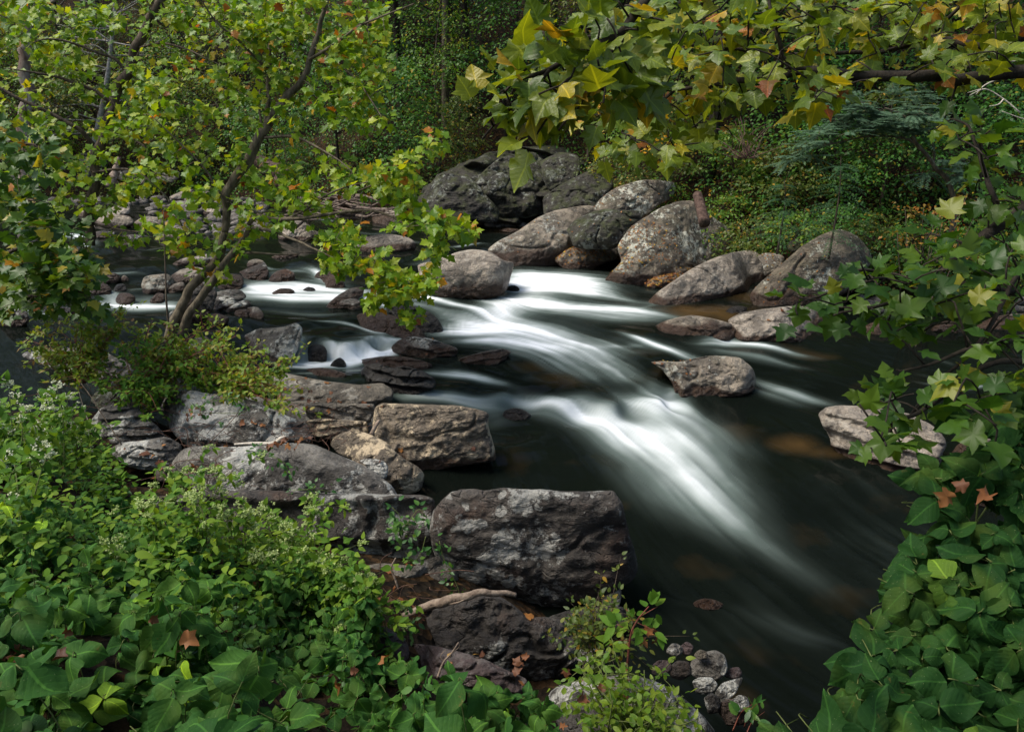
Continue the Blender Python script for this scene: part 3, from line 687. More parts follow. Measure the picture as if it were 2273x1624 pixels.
    amp = 1.15 * size * rough * min(1, .6 + .8 * h / w)
    fade = np.minimum(1, (1 - rr) * 12 + .35)[:, None]
    Vf = Vf - (ray(px[..., 0], px[..., 1]) * (rel * amp * fade)[..., None])
    relc = 0
    Vc = D(c[0], c[1], Fc + drop * 0) - ray(c[0], c[1]) * (rel[0].mean() * amp)
    T = thick * size * .55
    rb = np.linspace(1, 0, nb + 1)[1:-1]
    pxb = c + (O[None] - c) * rb[:, None, None]
    Db = rim.mean() * (1 - rb[:, None]) + rim[None] * rb[:, None] + T * (np.sqrt(1 - rb ** 2))[:, None]
    Vb = D(pxb[..., 0], pxb[..., 1], Db); Vbc = D(c[0], c[1], rim.mean() + T)
    V = np.vstack([Vc, Vf.reshape(-1, 3), Vb.reshape(-1, 3), Vbc])
    rings = nr + len(rb); j = np.arange(N); j2 = (j + 1) % N
    Q = np.vstack([np.stack([1 + r * N + j, 1 + r * N + j2, 1 + (r + 1) * N + j2, 1 + (r + 1) * N + j], -1) for r in range(rings - 1)])
    T0 = np.stack([np.zeros(N, int), 1 + j2, 1 + j], -1); lst = 1 + rings * N
    T1 = np.stack([np.full(N, lst), 1 + (rings - 1) * N + j, 1 + (rings - 1) * N + j2], -1)
    # orientation: rings run clockwise seen from camera -> flip so normals face out
    wl = wlevel(base[None])[0] if on_water else None
    if on_water or (isinstance(wet, tuple)):
        ww = wet[1] if isinstance(wet, tuple) else wet
        l = wlevel(V) if on_water else np.full(len(V), wet[0])
        hh = 1.5 * ww * (1 + .8 * fbm(V * 2.0, 3, 71))
        wa = 1 - sstep(.0, 1.0, (V[:, 2] - l - .02) / (2 * np.maximum(hh, .01)))
    else: wa = np.zeros(len(V))
    loc = V.mean(0); loc[2] = V[:, 2].min()
    me = raw_mesh(name, V, [np.c_[Q[:, ::-1]], np.vstack([T0[:, ::-1], T1[:, ::-1]])], True, {'wet': wa}, ROCK[mat])
    o = part(name, me, None, loc)
    tag(o, label, cat, group)
    ROCKS_BUILT.append((o, V[:1 + nr * N], (x0, y0, x1, y1), label))
    return o
def build_rocks():
    r = rock
    mid = 'boulders standing in the stream'; fb = 'boulders along the far bank'; nb = 'rocks piled on the near bank'; ls = 'small stones in the left channel'; bar = 'pale rocks on the far gravel bar'
    # --- centre stream
    r('large smooth pale boulder with dark wet foot at the head of the white chute','E',[(610,335),(690,312),(760,288),(850,258),(920,247),(1000,258),(1040,275),(1090,310),(1143,320),(1135,380),(1110,440),(1060,475),(990,500),(930,525),(860,525),(780,510),(720,480),(660,440),(625,400)],'pale',round_=.45,wet=.16,group=mid,rough=.55,faces=[(.45,.40,-8,62),(.2,.6,-48,30),(.78,.45,30,22),(.9,.6,62,14),(.5,.75,0,-8)])
    r('small dark knob of stone in the foam right of the large pale boulder','E',[(1105,470),(1115,452),(1140,446),(1165,452),(1180,470),(1150,478)],'wet',group=mid)
    r('low rust brown boulder between the left waterfall and the black hump','E',[(255,650),(290,605),(380,597),(470,610),(560,650),(640,700),(655,740),(560,750),(500,745),(420,722),(340,700),(280,680)],'red',round_=.8,wet=.3,group=mid,rough=.8)
    r('wet black hump of rock with water sliding over its right side','E',[(430,570),(520,545),(620,570),(700,610),(740,655),(752,715),(640,718),(590,690),(520,640),(460,600)],'wet',round_=.8,wet=.3,group=mid)
    r('flat brown stone with one orange leaf below the rust boulder','E',[(458,800),(510,750),(580,728),(680,740),(780,775),(838,800),(820,825),(740,832),(690,855),(620,850),(540,820)],'dark',round_=.35,wet=.10,strat=.5,group=mid)
    r('small pointed dark stone surrounded by foam below the main rapid','E',[(838,855),(900,835),(1000,810),(1090,797),(1135,815),(1110,845),(1070,868),(1050,888),(960,892),(890,880)],'dark',round_=.4,wet=.10,strat=.4,group=mid)
    r('rust red slab lying behind the jet black layered rock','E',[(225,893),(270,865),(340,850),(440,838),(540,840),(640,865),(695,888),(660,920),(520,920),(380,912),(290,910)],'red',round_=.5,wet=.2,group=mid)
    r('jet black layered rock at the edge of the near ledges','E',[(295,925),(330,885),(400,880),(450,905),(540,895),(640,920),(700,960),(715,995),(640,1025),(560,1045),(480,1035),(430,1005),(360,975),(310,960)],'wet',round_=.35,wet=.05,strat=1.1,rough=1.5,group=mid)
    r('tiny dark triangular stone at the foot of the left waterfall','E',[(125,893),(150,862),(180,846),(205,862),(218,892),(170,900)],'wet',group=mid)
    r('flat wet brown stone awash left of the jet black rock','E',[(-10,912),(60,903),(130,908),(215,935),(218,952),(120,958),(20,945)],'red',round_=.6,wet=.25,group=mid)
    r('small dark brown stone in the water right of the tan lichened block','E',[(1080,1180),(1098,1140),(1150,1125),(1200,1135),(1247,1170),(1220,1192),(1150,1195)],'wet',round_=.5,group=mid)
    r('dark rock under the left end of the little waterfall with a red leaf','D',[(1700,860),(1705,800),(1730,772),(1790,778),(1815,810),(1810,865),(1760,875)],'wet',wet=.4,group=mid)
    r('grey boulder with pale lichened right end and red leaves, in the right current','F',[(200,872),(260,868),(360,870),(430,855),(520,838),(620,838),(700,850),(760,900),(785,960),(775,1010),(700,1035),(600,1042),(480,1048),(380,1056),(345,1055),(320,990),(280,930),(230,890)],'bank',round_=.4,wet=.07,group=mid,faces=[(.5,.35,-6,62),(.15,.5,-30,40),(.85,.4,45,25),(.7,.6,14,30)])
    r('large pale wedge shaped boulder with layered underside at the right','F',[(1130,1160),(1170,1125),(1240,1112),(1400,1118),(1550,1140),(1650,1165),(1740,1210),(1810,1260),(1840,1330),(1800,1440),(1750,1478),(1650,1480),(1500,1460),(1400,1445),(1320,1405),(1260,1365),(1200,1300),(1160,1230)],'pale',round_=.25,wet=.05,strat=.5,group=mid,faces=[(.45,.62,4,66),(.1,.4,-45,20),(.75,.7,16,40),(.5,.8,-20,10)])
    r('long low rounded rock, left half of the pair in the right channel','F',[(225,672),(290,640),(420,612),(520,625),(600,645),(650,660),(690,700),(640,745),(560,750),(450,742),(330,712),(250,692)],'bank',round_=.4,wet=.08,group=mid)
    r('long pale lichened rock, right half of the pair under the hanging leaves','F',[(630,640),(700,600),(850,575),(980,562),(1090,565),(1140,600),(1200,635),(1150,685),(1080,725),(980,765),(860,750),(740,738),(660,738),(640,690)],'pale',round_=.45,wet=.06,group=mid)
    r('low dark stone in the shallow brown pool beside the right bank','F',[(610,600),(640,570),(690,560),(740,570),(775,585),(740,603),(680,606)],'wet',group=mid)
    r('pebbly brown rock just breaking the dark water near the bottom','I',[(430,920),(450,895),(500,880),(560,890),(620,925),(560,945),(480,942)],'red',round_=.8,wet=.3,group=mid,rough=1.5)
    # --- far bank
    r('long smooth boulder sloping into the water behind the large pale boulder','E',[(1000,245),(1060,200),(1160,150),(1280,70),(1380,30),(1500,10),(1580,5),(1620,40),(1560,140),(1480,230),(1470,300),(1400,320),(1320,335),(1230,345),(1150,355),(1080,320),(1040,280)],'bank',round_=.4,wet=.2,group=fb,rough=.6,ridge=.3,top=50,front=25)
    r('dark sided boulder overhanging the long smooth one','B',[(1440,1280),(1480,1225),(1560,1185),(1640,1160),(1750,1165),(1870,1175),(1845,1235),(1780,1305),(1700,1355),(1560,1360),(1480,1345)],'mossy',d=17.4,round_=.4,group=fb,front=-14,ridge=.35)
    r('green tinged lichened boulder uppermost in the stack on the far bank','B',[(1590,1150),(1640,1090),(1720,1040),(1850,1000),(1960,1000),(2040,1015),(2040,1070),(1960,1115),(1880,1175),(1740,1175),(1640,1175)],'lichen',d=18.2,round_=.4,group=fb)
    r('white crusted rounded boulder under the yellow green bush on the far bank','B',[(640,1160),(640,1080),(700,1000),(760,950),(830,970),(900,985),(960,1040),(1000,1090),(1065,1165),(1055,1205),(960,1200),(850,1190),(760,1200),(690,1180)],'mossy',d=21.3,round_=.3,group=fb)
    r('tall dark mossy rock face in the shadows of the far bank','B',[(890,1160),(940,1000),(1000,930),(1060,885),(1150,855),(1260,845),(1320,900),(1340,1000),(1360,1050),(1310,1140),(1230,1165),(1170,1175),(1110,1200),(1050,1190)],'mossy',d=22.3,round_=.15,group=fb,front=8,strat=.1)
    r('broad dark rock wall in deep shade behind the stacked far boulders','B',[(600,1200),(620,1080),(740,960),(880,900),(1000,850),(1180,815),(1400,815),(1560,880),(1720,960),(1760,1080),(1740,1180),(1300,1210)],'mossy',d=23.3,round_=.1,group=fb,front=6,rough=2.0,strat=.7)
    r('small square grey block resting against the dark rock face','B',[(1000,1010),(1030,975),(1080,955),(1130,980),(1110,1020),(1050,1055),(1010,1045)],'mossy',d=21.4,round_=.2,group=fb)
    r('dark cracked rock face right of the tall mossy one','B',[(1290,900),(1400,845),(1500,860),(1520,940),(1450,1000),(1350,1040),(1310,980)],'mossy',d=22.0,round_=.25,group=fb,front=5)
    r('grey white lichened boulder with a dark hollow below it','B',[(1320,1180),(1308,1100),(1370,1050),(1450,1000),(1560,950),(1640,960),(1700,1020),(1680,1100),(1600,1160),(1500,1165),(1400,1180)],'mossy',d=20.3,round_=.3,group=fb)
    r('flat grey stone at the water edge below the white crusted boulder','B',[(770,1218),(830,1200),(1000,1198),(1050,1212),(1020,1240),(900,1252),(800,1242)],'bank',round_=.5,group=fb)
    r('thin flat stone at the edge of the far pebble beach','B',[(1060,1278),(1110,1266),(1165,1270),(1180,1282),(1120,1290)],'bank',group=fb)
    r('squat pale rock at the right end of the driftwood pile','B',[(355,1172),(430,1152),(500,1178),(540,1210),(500,1252),(420,1248),(360,1224)],'pale',round_=.5,group=fb)
    r('low pale two humped rock behind the sycamore sprays','B',[(215,1372),(250,1332),(330,1312),(450,1298),(560,1318),(605,1352),(590,1382),(450,1398),(320,1398)],'pale',round_=.6,wet=.06,group=fb)
    r('huge dome shaped boulder strewn with yellow leaves on the far bank','C',[(-65,1580),(-60,1530),(-20,1500),(40,1450),(20,1390),(30,1340),(90,1260),(180,1200),(260,1150),(350,1120),(440,1120),(540,1200),(640,1270),(660,1340),(620,1400),(550,1450),(470,1490),(410,1530),(390,1570),(200,1595),(80,1605)],'lichen',round_=.4,wet=.14,group=fb,rough=.7,ridge=.35,top=48,front=28)
    r('low leaf strewn ledge left of the huge dome boulder','E',[(1370,310),(1420,260),(1500,230),(1620,222),(1720,228),(1770,260),(1710,290),(1650,315),(1570,350),(1500,355),(1420,340)],'bank',round_=.5,wet=.1,group=fb)
    r('small rounded stone lodged at the foot of the huge dome boulder','C',[(165,1585),(200,1550),(290,1525),(370,1518),(395,1535),(340,1572),(260,1600),(200,1603)],'bank',round_=.7,wet=.05,group=fb)
    r('long pale pointed boulder reaching from the far bank into the current','F',[(150,540),(200,510),(300,440),(420,360),(540,300),(650,265),(760,252),(810,280),(845,330),(835,405),(790,455),(700,475),(560,505),(420,535),(300,555),(190,560)],'pale',round_=.35,wet=.07,group=fb,rough=.6,ridge=.35,top=55,front=25)
    r('big dark streaked slanting boulder under the vines on the far bank','F',[(750,495),(800,440),(880,370),(960,300),(1040,230),(1140,170),(1240,135),(1340,170),(1400,230),(1430,300),(1380,380),(1260,450),(1150,520),(1090,570),(960,590),(840,580),(790,555)],'lichen',d=(14.9,15.9),az=14,round_=.4,wet=(.5,.12),group=fb,rough=.7,front=24,faces=[(.55,.32,8,58),(.8,.4,34,34),(.35,.7,-12,38)])
    r('small round mossy stone tucked above the long pale pointed boulder','F',[(960,240),(970,205),(1010,190),(1055,205),(1050,245),(1000,262)],'mossy',d=17.2,group=fb)
    r('broken brown rock between the pointed boulder and the slanting boulder','F',[(790,290),(830,268),(900,270),(945,290),(925,335),(880,370),(835,385),(820,330)],'bank',d=16.3,round_=.4,group=fb)
    r('dark wet rock at the foot of the slanting boulder beside still water','F',[(1090,560),(1110,520),(1180,535),(1250,560),(1260,582),(1180,585)],'wet',group=fb)
    r('pale flat rock far right behind the hanging leaves, nearest the pair','F',[(1370,700),(1420,655),(1560,632),(1700,660),(1720,705),(1500,725)],'pale',round_=.5,group=fb)
    r('grey flat rock far right behind the hanging leaves, middle of three','F',[(1750,695),(1830,645),(1900,650),(1990,690),(1900,715)],'bank',group=fb)
    r('pale flat rock at the far right edge behind the leaves','F',[(2000,680),(2080,630),(2200,605),(2400,600),(2420,670),(2150,700)],'pale',group=fb)
    r('pale stone on the right shore partly hidden by leaves above the dark pool','F',[(1850,1420),(1900,1335),(2000,1280),(2150,1290),(2350,1320),(2400,1440),(2200,1470),(2000,1460)],'pale',round_=.5,group=mid)
    r('grey stone holding a red leaf beside the vine at the right edge','I',[(1745,310),(1760,262),(1850,240),(1910,195),(1990,200),(2100,230),(2273,250),(2400,300),(2350,380),(2100,395),(1900,360),(1790,335)],'bank',round_=.4,group=mid)
    r('tan stone in the shallows beyond the right hand vine','F',[(2060,1120),(2120,1085),(2220,1070),(2400,1090),(2400,1160),(2200,1170),(2100,1150)],'pale',group=mid)
    # --- left channel small stones
    S = [
     ('tan block at the left end of the stone cluster around the trunk',[(782,450),(800,400),(850,388),(930,383),(968,420),(962,475),(900,495),(800,495)],'bank'),
     ('pale capped boulder behind the twin sycamore stems',[(935,405),(1000,360),(1080,343),(1150,358),(1195,395),(1185,425),(1100,435),(980,425)],'pale'),
     ('small white stone with a dark shadow beside the thin sapling',[(925,475),(960,440),(1020,428),(1025,462),(960,494)],'pale'),
     ('dark tilted slab at the foot of the twin sycamore stems',[(1060,490),(1100,430),(1180,435),(1205,490),(1185,555),(1150,605),(1060,660),(980,655),(935,600),(1000,562)],'dark'),
     ('grey oval stone with round lichen spots right of the trunk',[(1180,545),(1190,490),(1270,468),(1340,475),(1368,512),(1300,555),(1240,592),(1190,585)],'grey'),
     ('thin grey slab leaning under the oval lichened stone',[(1240,592),(1310,545),(1370,525),(1398,552),(1370,585),(1300,597)],'grey'),
     ('dark rounded rock behind the trunk left of the upper cascade',[(1188,445),(1200,400),(1270,383),(1335,388),(1355,430),(1330,465),(1240,474)],'dark'),
     ('dark rock with a flat top beside the upper cascade',[(1315,378),(1400,342),(1470,320),(1492,372),(1482,410),(1430,420),(1350,406)],'dark'),
     ('smooth pinkish stone perched on the dark flat topped rock',[(1368,342),(1380,310),(1420,299),(1460,310),(1478,334),(1430,346)],'bank'),
     ('rust brown boulder splitting the upper cascade',[(1488,415),(1530,370),(1590,354),(1637,382),(1632,414),(1560,430)],'red'),
     ('dark red rock at the right end of the upper cascade',[(1738,425),(1760,374),(1800,363),(1860,380),(1915,440),(1905,472),(1820,462)],'red'),
     ('small brown stone in the foam below the upper cascade',[(1503,493),(1550,464),(1610,464),(1640,482),(1600,498),(1550,503)],'red'),
     ('tiny grey stone in the foam below the upper cascade',[(1680,470),(1710,454),(1745,462),(1750,476),(1700,480)],'wet'),
     ('dark curved slab tilted up beneath the sycamore sprays',[(1797,574),(1860,512),(1940,465),(2018,455),(2013,505),(1930,545),(1870,575)],'dark'),
     ('small lichened rock in front of the curved slab',[(1828,568),(1900,530),(1960,518),(2008,540),(2003,574),(1930,580)],'grey'),
     ('flat brown stone in the channel right of the trunk',[(1298,613),(1310,585),(1370,578),(1393,612),(1340,624)],'dark'),
     ('small square stone right of the flat brown one',[(1368,572),(1430,566),(1468,612),(1440,634),(1390,624)],'grey'),
     ('low wet stone just right of the sycamore base',[(1138,625),(1200,600),(1272,625),(1262,655),(1180,664)],'dark'),
     ('angular grey boulder left of the little waterfall',[(1355,725),(1430,688),(1500,684),(1570,678),(1640,654),(1678,680),(1672,745),(1640,810),(1590,890),(1530,888),(1480,830),(1400,808),(1370,765)],'grey'),
     ('dark boulder half hidden behind the yellow green shrub',[(1030,810),(1080,748),(1150,728),(1182,790),(1140,855),(1060,875)],'dark'),
     ('small red brown stone at the edge of the left foam',[(638,532),(660,490),(710,488),(753,510),(742,548),(660,549)],'red'),
     ('little rust stone between the foam and the tan block',[(828,534),(870,490),(912,494),(912,532),(860,549)],'red'),
     ('dark little stone left of the tan block',[(628,473),(650,440),(690,438),(703,472),(660,483)],'wet'),
     ('dark stone in the left channel behind the leaves',[(538,424),(580,384),(640,378),(672,402),(640,438),(560,438)],'dark'),
     ('small grey stone touching the dark stone in the left channel',[(658,418),(690,388),(720,416),(680,428)],'bank'),
     ('flat pinkish brown stone below the dark stone in the left channel',[(478,493),(530,440),(590,438),(623,472),(600,499)],'red'),
     ('long low pale stone in the calm water behind the trunk',[(952,328),(1020,295),(1100,284),(1180,268),(1232,300),(1140,334),(1000,339)],'pale'),
     ('thin flat stone beyond the pinkish perched stone',[(1490,298),(1540,275),(1640,268),(1660,282),(1580,298)],'bank'),
     ('dark boulder at the left edge under the shaded leaves',[(-60,640),(20,560),(90,550),(150,590),(160,640),(60,680)],'dark'),
     ('low dark stone between the left edge boulder and the foam',[(200,590),(260,560),(360,565),(430,585),(400,610),(260,612)],'wet'),
    ]
    for lab, pts, m in S:
        r(lab, 'D', pts, m, round_=.3, wet=.05 if m in ('pale','bank','grey') else .09, group=ls, strat=.2)
    # --- far gravel bar upper left
    S = [('pale blocky rock at the left end of the gravel bar',[(425,1188),(470,1148),(540,1148),(565,1185),(500,1214)],'pale'),
     ('largest tilted pale slab on the gravel bar',[(555,1195),(620,1150),(710,1128),(725,1182),(660,1215)],'pale'),
     ('wide grey slab in front of the tilted pale slab',[(515,1225),(600,1190),(720,1200),(745,1242),(620,1265)],'bank'),
     ('brownish block on the gravel bar left of the trunk',[(735,1245),(800,1200),(880,1208),(905,1242),(820,1265)],'bank'),
     ('flat wet rock beside the white riffle at far left',[(465,1305),(560,1280),(645,1290),(605,1325),(500,1325)],'dark'),
     ('low grey rock in front of the gravel bar',[(635,1335),(720,1300),(825,1310),(805,1355),(680,1365)],'dark'),
     ('pinkish grey stone at the gravel bar behind the twin stems',[(855,1303),(940,1260),(1025,1270),(1005,1325),(900,1335)],'bank'),
     ('long pale boulder at the back of the gravel bar',[(935,1095),(1020,1058),(1120,1046),(1185,1080),(1100,1115),(980,1116)],'pale'),
     ('small pale stone right of the leaning trunk on the bar',[(1115,1165),(1180,1133),(1235,1150),(1205,1195),(1140,1195)],'pale'),
     ('bright little rock far upstream below the hemlocks',[(725,1003),(790,978),(835,1000),(780,1024)],'pale'),
     ('pale ledge at the far left edge upstream',[(-60,1005),(60,963),(200,948),(255,985),(150,1004)],'pale'),
     ('thin pale stone in the riffle at far left',[(205,1200),(260,1184),(295,1195),(240,1214)],'pale'),
     ('small flat stone awash at the left below the riffle',[(295,1405),(350,1380),(405,1395),(360,1414)],'dark'),
     ('dark grey boulder far upstream under the left trees',[(375,905),(440,850),(540,848),(605,900),(560,945),(440,945)],'dark'),
     ('pale stone far upstream beside the dark grey boulder',[(855,965),(940,938),(1005,960),(965,1004),(880,1004)],'pale'),
     ('large pale angular rock by the upper pool, one of a touching pair',[(1540,1315),(1560,1268),(1600,1230),(1680,1226),(1742,1270),(1755,1292),(1680,1304),(1650,1330),(1580,1330)],'pale'),
     ('smaller grey rock touching the pale angular one by the upper pool',[(1645,1325),(1680,1290),(1740,1278),(1778,1295),(1740,1325),(1690,1335)],'bank'),
     ('rounded stone at the back of the bar beside the reddish log',[(610,960),(660,930),(740,940),(760,985),(680,1000)],'bank'),
     ('pale cobble in the middle of the gravel bar',[(900,1190),(950,1160),(1010,1170),(1000,1205),(930,1215)],'pale'),
     ('tan cobble at the right end of the gravel bar',[(1310,1210),(1360,1180),(1420,1190),(1430,1225),(1350,1235)],'bank'),
     ('grey stone half sunk beside the tan cobble',[(1290,1260),(1350,1238),(1420,1245),(1410,1275),(1330,1280)],'dark')]
    far_d = {'bright': 28.6, 'pale ledge': 29, 'dark grey': 30, 'pale stone far': 28.7, 'rounded stone': 28.8}
    for lab, pts, m in S: r(lab, 'A', pts, m, d=next((v for k_, v in far_d.items() if lab.startswith(k_)), None), round_=.4, wet=.05, group=bar)
    # --- near bank pile
    r('big dark lichen splashed block beside the black pool','H',[(680,490),(700,400),(740,340),(800,290),(900,275),(1000,285),(1080,272),(1180,280),(1300,280),(1420,290),(1560,290),(1690,285),(1740,340),(1765,440),(1785,540),(1815,620),(1828,720),(1800,775),(1720,822),(1640,872),(1500,902),(1350,928),(1170,942),(1060,902),(960,872),(880,842),(800,745),(720,665),(695,570)],'dark',d=6.55,round_=.16,thick=.9,group=nb,strat=.08,rough=.6,front=8,skirt=.02,az=-4,faces=[(.5,.035,0,74),(.955,.4,58,4),(.10,.15,-50,22),(.5,.72,-6,-20),(.45,.14,-6,30)])
    r('tan block crusted with orange lichen, dipping into the water','E',[(372,1130),(420,1100),(560,1104),(720,1110),(860,1115),(960,1140),(1006,1155),(1002,1210),(1022,1290),(1046,1392),(1000,1412),(900,1424),(760,1444),(620,1468),(560,1424),(480,1384),(400,1334),(368,1254),(368,1180)],'tan',round_=.15,wet=.09,group=nb,strat=.15,rough=.8,front=14,skirt=.05,faces=[(.5,.09,0,78),(.95,.5,55,8),(.4,.5,-14,34)])
    r('rounded tan rock wedged in front of the orange crusted block','E',[(130,1332),(150,1290),(210,1262),(300,1256),(370,1283),(440,1318),(500,1378),(560,1420),(610,1450),(648,1490),(632,1545),(560,1565),(470,1556),(380,1496),(300,1446),(240,1406),(170,1376)],'tan',d=(8.4,8.2),round_=.55,group=nb,rough=.8)
    r('small blue grey stone caught between the tan rock and the speckled slab','E',[(282,1422),(340,1405),(420,1418),(448,1450),(442,1504),(400,1506),(340,1454)],'grey',d=7.9,round_=.3,group=nb,strat=.4)
    r('broad grey ledge at the top of the near rock steps','D',[(1190,935),(1300,925),(1450,935),(1560,928),(1700,958),(1850,983),(2000,998),(2120,988),(2178,1030),(2168,1085),(2080,1112),(2000,1110),(1880,1105),(1740,1105),(1680,1125),(1560,1065),(1400,1015),(1250,985)],'ledge',d=(10.6,9.9),round_=.15,group=nb,strat=.4,ridge=.6,top=84,faces=[(.5,.72,0,82),(.25,.6,-20,72)],az=4)
    r('middle step of layered brown stone below the broad grey ledge','D',[(1690,1120),(1740,1098),(1900,1100),(2075,1105),(2072,1160),(2055,1195),(1960,1204),(1850,1200),(1760,1190),(1700,1165)],'ledge',d=(9.6,9.5),round_=.12,group=nb,strat=.5,faces=[(.5,.15,0,80)],az=2)
    r('lowest tan step of the layered ledges','D',[(1700,1200),(1780,1184),(1900,1192),(2035,1202),(2040,1275),(1960,1290),(1850,1290),(1740,1270)],'tan',d=(9.25,9.2),round_=.12,group=nb,strat=.6,faces=[(.5,.1,0,80)],az=2)
    r('pale grey boulder draped with creeper in the middle of the pile','D',[(905,1110),(960,1043),(1050,1028),(1180,1050),(1300,1060),(1420,1090),(1550,1150),(1700,1215),(1718,1295),(1600,1326),(1500,1345),(1300,1350),(1150,1340),(1040,1300),(940,1220)],'grey',d=(8.9,8.7),round_=.25,group=nb,rough=.8,strat=.25,faces=[(.45,.4,-4,56),(.85,.5,30,40),(.15,.4,-40,30)])
    r('dark angular slab tipped up left of the pale grey boulder','D',[(605,1005),(640,963),(720,973),(830,1008),(905,1030),(915,1072),(870,1125),(800,1125),(720,1082),(650,1042)],'dark',d=(9.6,9.2),round_=.12,group=nb,faces=[(.6,.35,10,60)])
    r('dark low rock behind the weeds left of the tipped slab','D',[(490,1110),(530,1040),(620,1020),(700,1050),(720,1110),(620,1140)],'mossy',d=9.4,group=nb)
    r('grey layered rock under the tipped slab','D',[(500,1210),(560,1130),(640,1103),(720,1113),(785,1150),(865,1220),(915,1270),(820,1316),(700,1320),(580,1300)],'grey',d=8.6,round_=.2,group=nb,strat=.6)
    r('low lichened rock left of the long speckled slab','D',[(600,1360),(680,1318),(800,1306),(920,1286),(1005,1330),(995,1405),(900,1450),(780,1450),(690,1420)],'grey',d=8.0,round_=.3,group=nb,strat=.4)
    r('long slab speckled with round white lichens','D',[(950,1450),(1000,1368),(1080,1338),(1250,1343),(1450,1333),(1620,1322),(1750,1332),(1880,1386),(2000,1436),(2100,1496),(2210,1595),(2200,1640),(1900,1640),(1600,1640),(1400,1640),(1200,1620),(1040,1540)],'grey',d=(7.4,7.3),round_=.35,group=nb,rough=.8,faces=[(.5,.30,0,58),(.8,.35,25,50),(.2,.4,-25,35)])
    r('small dark stone under the left end of the speckled slab','D',[(850,1490),(900,1450),(975,1450),(990,1500),(940,1530),(870,1520)],'dark',d=7.5,group=nb)
    r('long dark wall of rock with a flat top above the weeds','K',[(300,700),(400,650),(600,635),(800,618),(1000,612),(1300,626),(1600,632),(1800,636),(1880,655),(1872,760),(1890,830),(1885,900),(1895,965),(1800,1020),(1600,1030),(1400,1010),(1200,980),(900,970),(600,960),(380,860)],'dark',d=(6.75,6.65),round_=.10,group=nb,rough=.7,strat=.45,front=10,az=-3,skirt=.05,faces=[(.5,.05,0,80),(.5,.62,0,-14)])
    r('grey undercut slab below the flat topped wall of rock','K',[(1300,1060),(1480,1010),(1600,980),(1760,990),(1900,945),(1995,1030),(2015,1112),(1880,1155),(1700,1190),(1560,1180),(1400,1120)],'ledge',d=(6.2,6.3),round_=.2,group=nb,strat=.5,front=-5)
    r('broken bedrock ledge showing in the gaps beneath the near bank pile','K',[(160,330),(420,150),(960,140),(1300,170),(1560,240),(1640,330),(1560,520),(1300,620),(900,640),(500,620),(240,520)],'ledge',d=(9.1,9.0),round_=.1,group=nb,front=66,strat=.8,rough=.8,az=0,faces=[(.5,.4,0,74)])
    for lab, pts, m in [('squared grey stone in the shore rubble beside the wide shelf',[(430,1345),(470,1318),(540,1320),(575,1360),(540,1405),(450,1395)],'grey'),('tilted dark stone at the upper end of the shore rubble',[(300,1265),(350,1225),(415,1235),(430,1290),(370,1325),(310,1305)],'dark'),('flat brown stone in the shore rubble under the red stemmed sapling',[(200,1265),(240,1225),(300,1225),(320,1270),(270,1300),(210,1295)],'plum'),('jagged grey stone lowest in the shore rubble',[(640,1455),(690,1415),(740,1430),(750,1480),(690,1505),(645,1490)],'grey'),('dark wedge of stone between the shelf and the pointed grey stone',[(495,1435),(540,1405),(590,1440),(580,1500),(520,1510)],'dark'),('small tan stone touching the water at the top of the shore rubble',[(440,1195),(470,1165),(510,1175),(520,1205),(470,1215)],'bank')]:
        r(lab, 'I', pts, m, d=5.05 - (pts[0][1] - 1265) * .0012, round_=.1, rough=1.3, group=nb)
    r('small pale stone wedged under the right end of the big dark block','H',[(1630,890),(1690,835),(1735,825),(1745,865),(1722,925),(1660,945)],'pale',d=6.5,round_=.6,group=nb)
    r('flat black stone in the shadow under the big dark block','H',[(1340,985),(1480,940),(1600,928),(1750,928),(1805,970),(1785,1025),(1650,1058),(1480,1058),(1380,1030)],'wet',d=6.2,round_=.3,group=nb,ridge=.5,top=80)
    r('humped lichened rock under the long driftwood stick','H',[(605,1070),(620,980),(680,938),(800,898),(900,868),(1000,860),(1080,878),(1140,918),(1190,958),(1230,988),(1330,983),(1420,1008),(1433,1058),(1472,1088),(1505,1160),(1503,1235),(1420,1300),(1340,1350),(1230,1350),(1100,1300),(1000,1240),(900,1216),(760,1190),(650,1140)],'dark',d=(5.5,5.6),round_=.4,group=nb,faces=[(.4,.35,-8,52),(.75,.35,25,50),(.2,.3,-30,40),(.6,.75,0,-12)],skirt=.04)
    r('plum brown rounded rock at the edge of the kudzu','H',[(300,1090),(350,1045),(430,1038),(500,1078),(555,1130),(565,1190),(520,1230),(430,1230),(340,1170)],'plum',d=4.95,round_=.7,group=nb,rough=.5)
    r('flat plum coloured slab with leaf litter below the humped rock','H',[(555,1140),(620,1135),(720,1148),(850,1178),(980,1218),(1080,1268),(1220,1330),(1190,1390),(1000,1390),(800,1370),(680,1330),(590,1250)],'plum',d=(4.9,4.75),round_=.25,group=nb,ridge=.5,top=74,strat=.4)
    r('wide grey shelf behind the bottom right shrub','H',[(1330,1440),(1400,1362),(1560,1328),(1750,1308),(1900,1328),(2000,1378),(2100,1448),(2200,1538),(2270,1640),(2230,1760),(1700,1800),(1450,1700)],'grey',d=(4.5,4.5),round_=.3,group=nb,ridge=.25,top=70,rough=.7)
    r('small grey stone at the shore, left of a touching pair','I',[(285,1175),(320,1130),(360,1138),(385,1168),(340,1200)],'grey',d=5.6,group=nb)
    r('little pinkish stone at the shore, right of a touching pair','I',[(360,1155),(400,1120),(440,1148),(425,1188),(385,1188)],'plum',d=5.65,group=nb)
    r('grey angular stone on the dark shore above the shelf','I',[(425,1230),(500,1180),(560,1168),(612,1198),(628,1272),(560,1328),(480,1320),(420,1280)],'grey',d=5.15,round_=.25,group=nb)
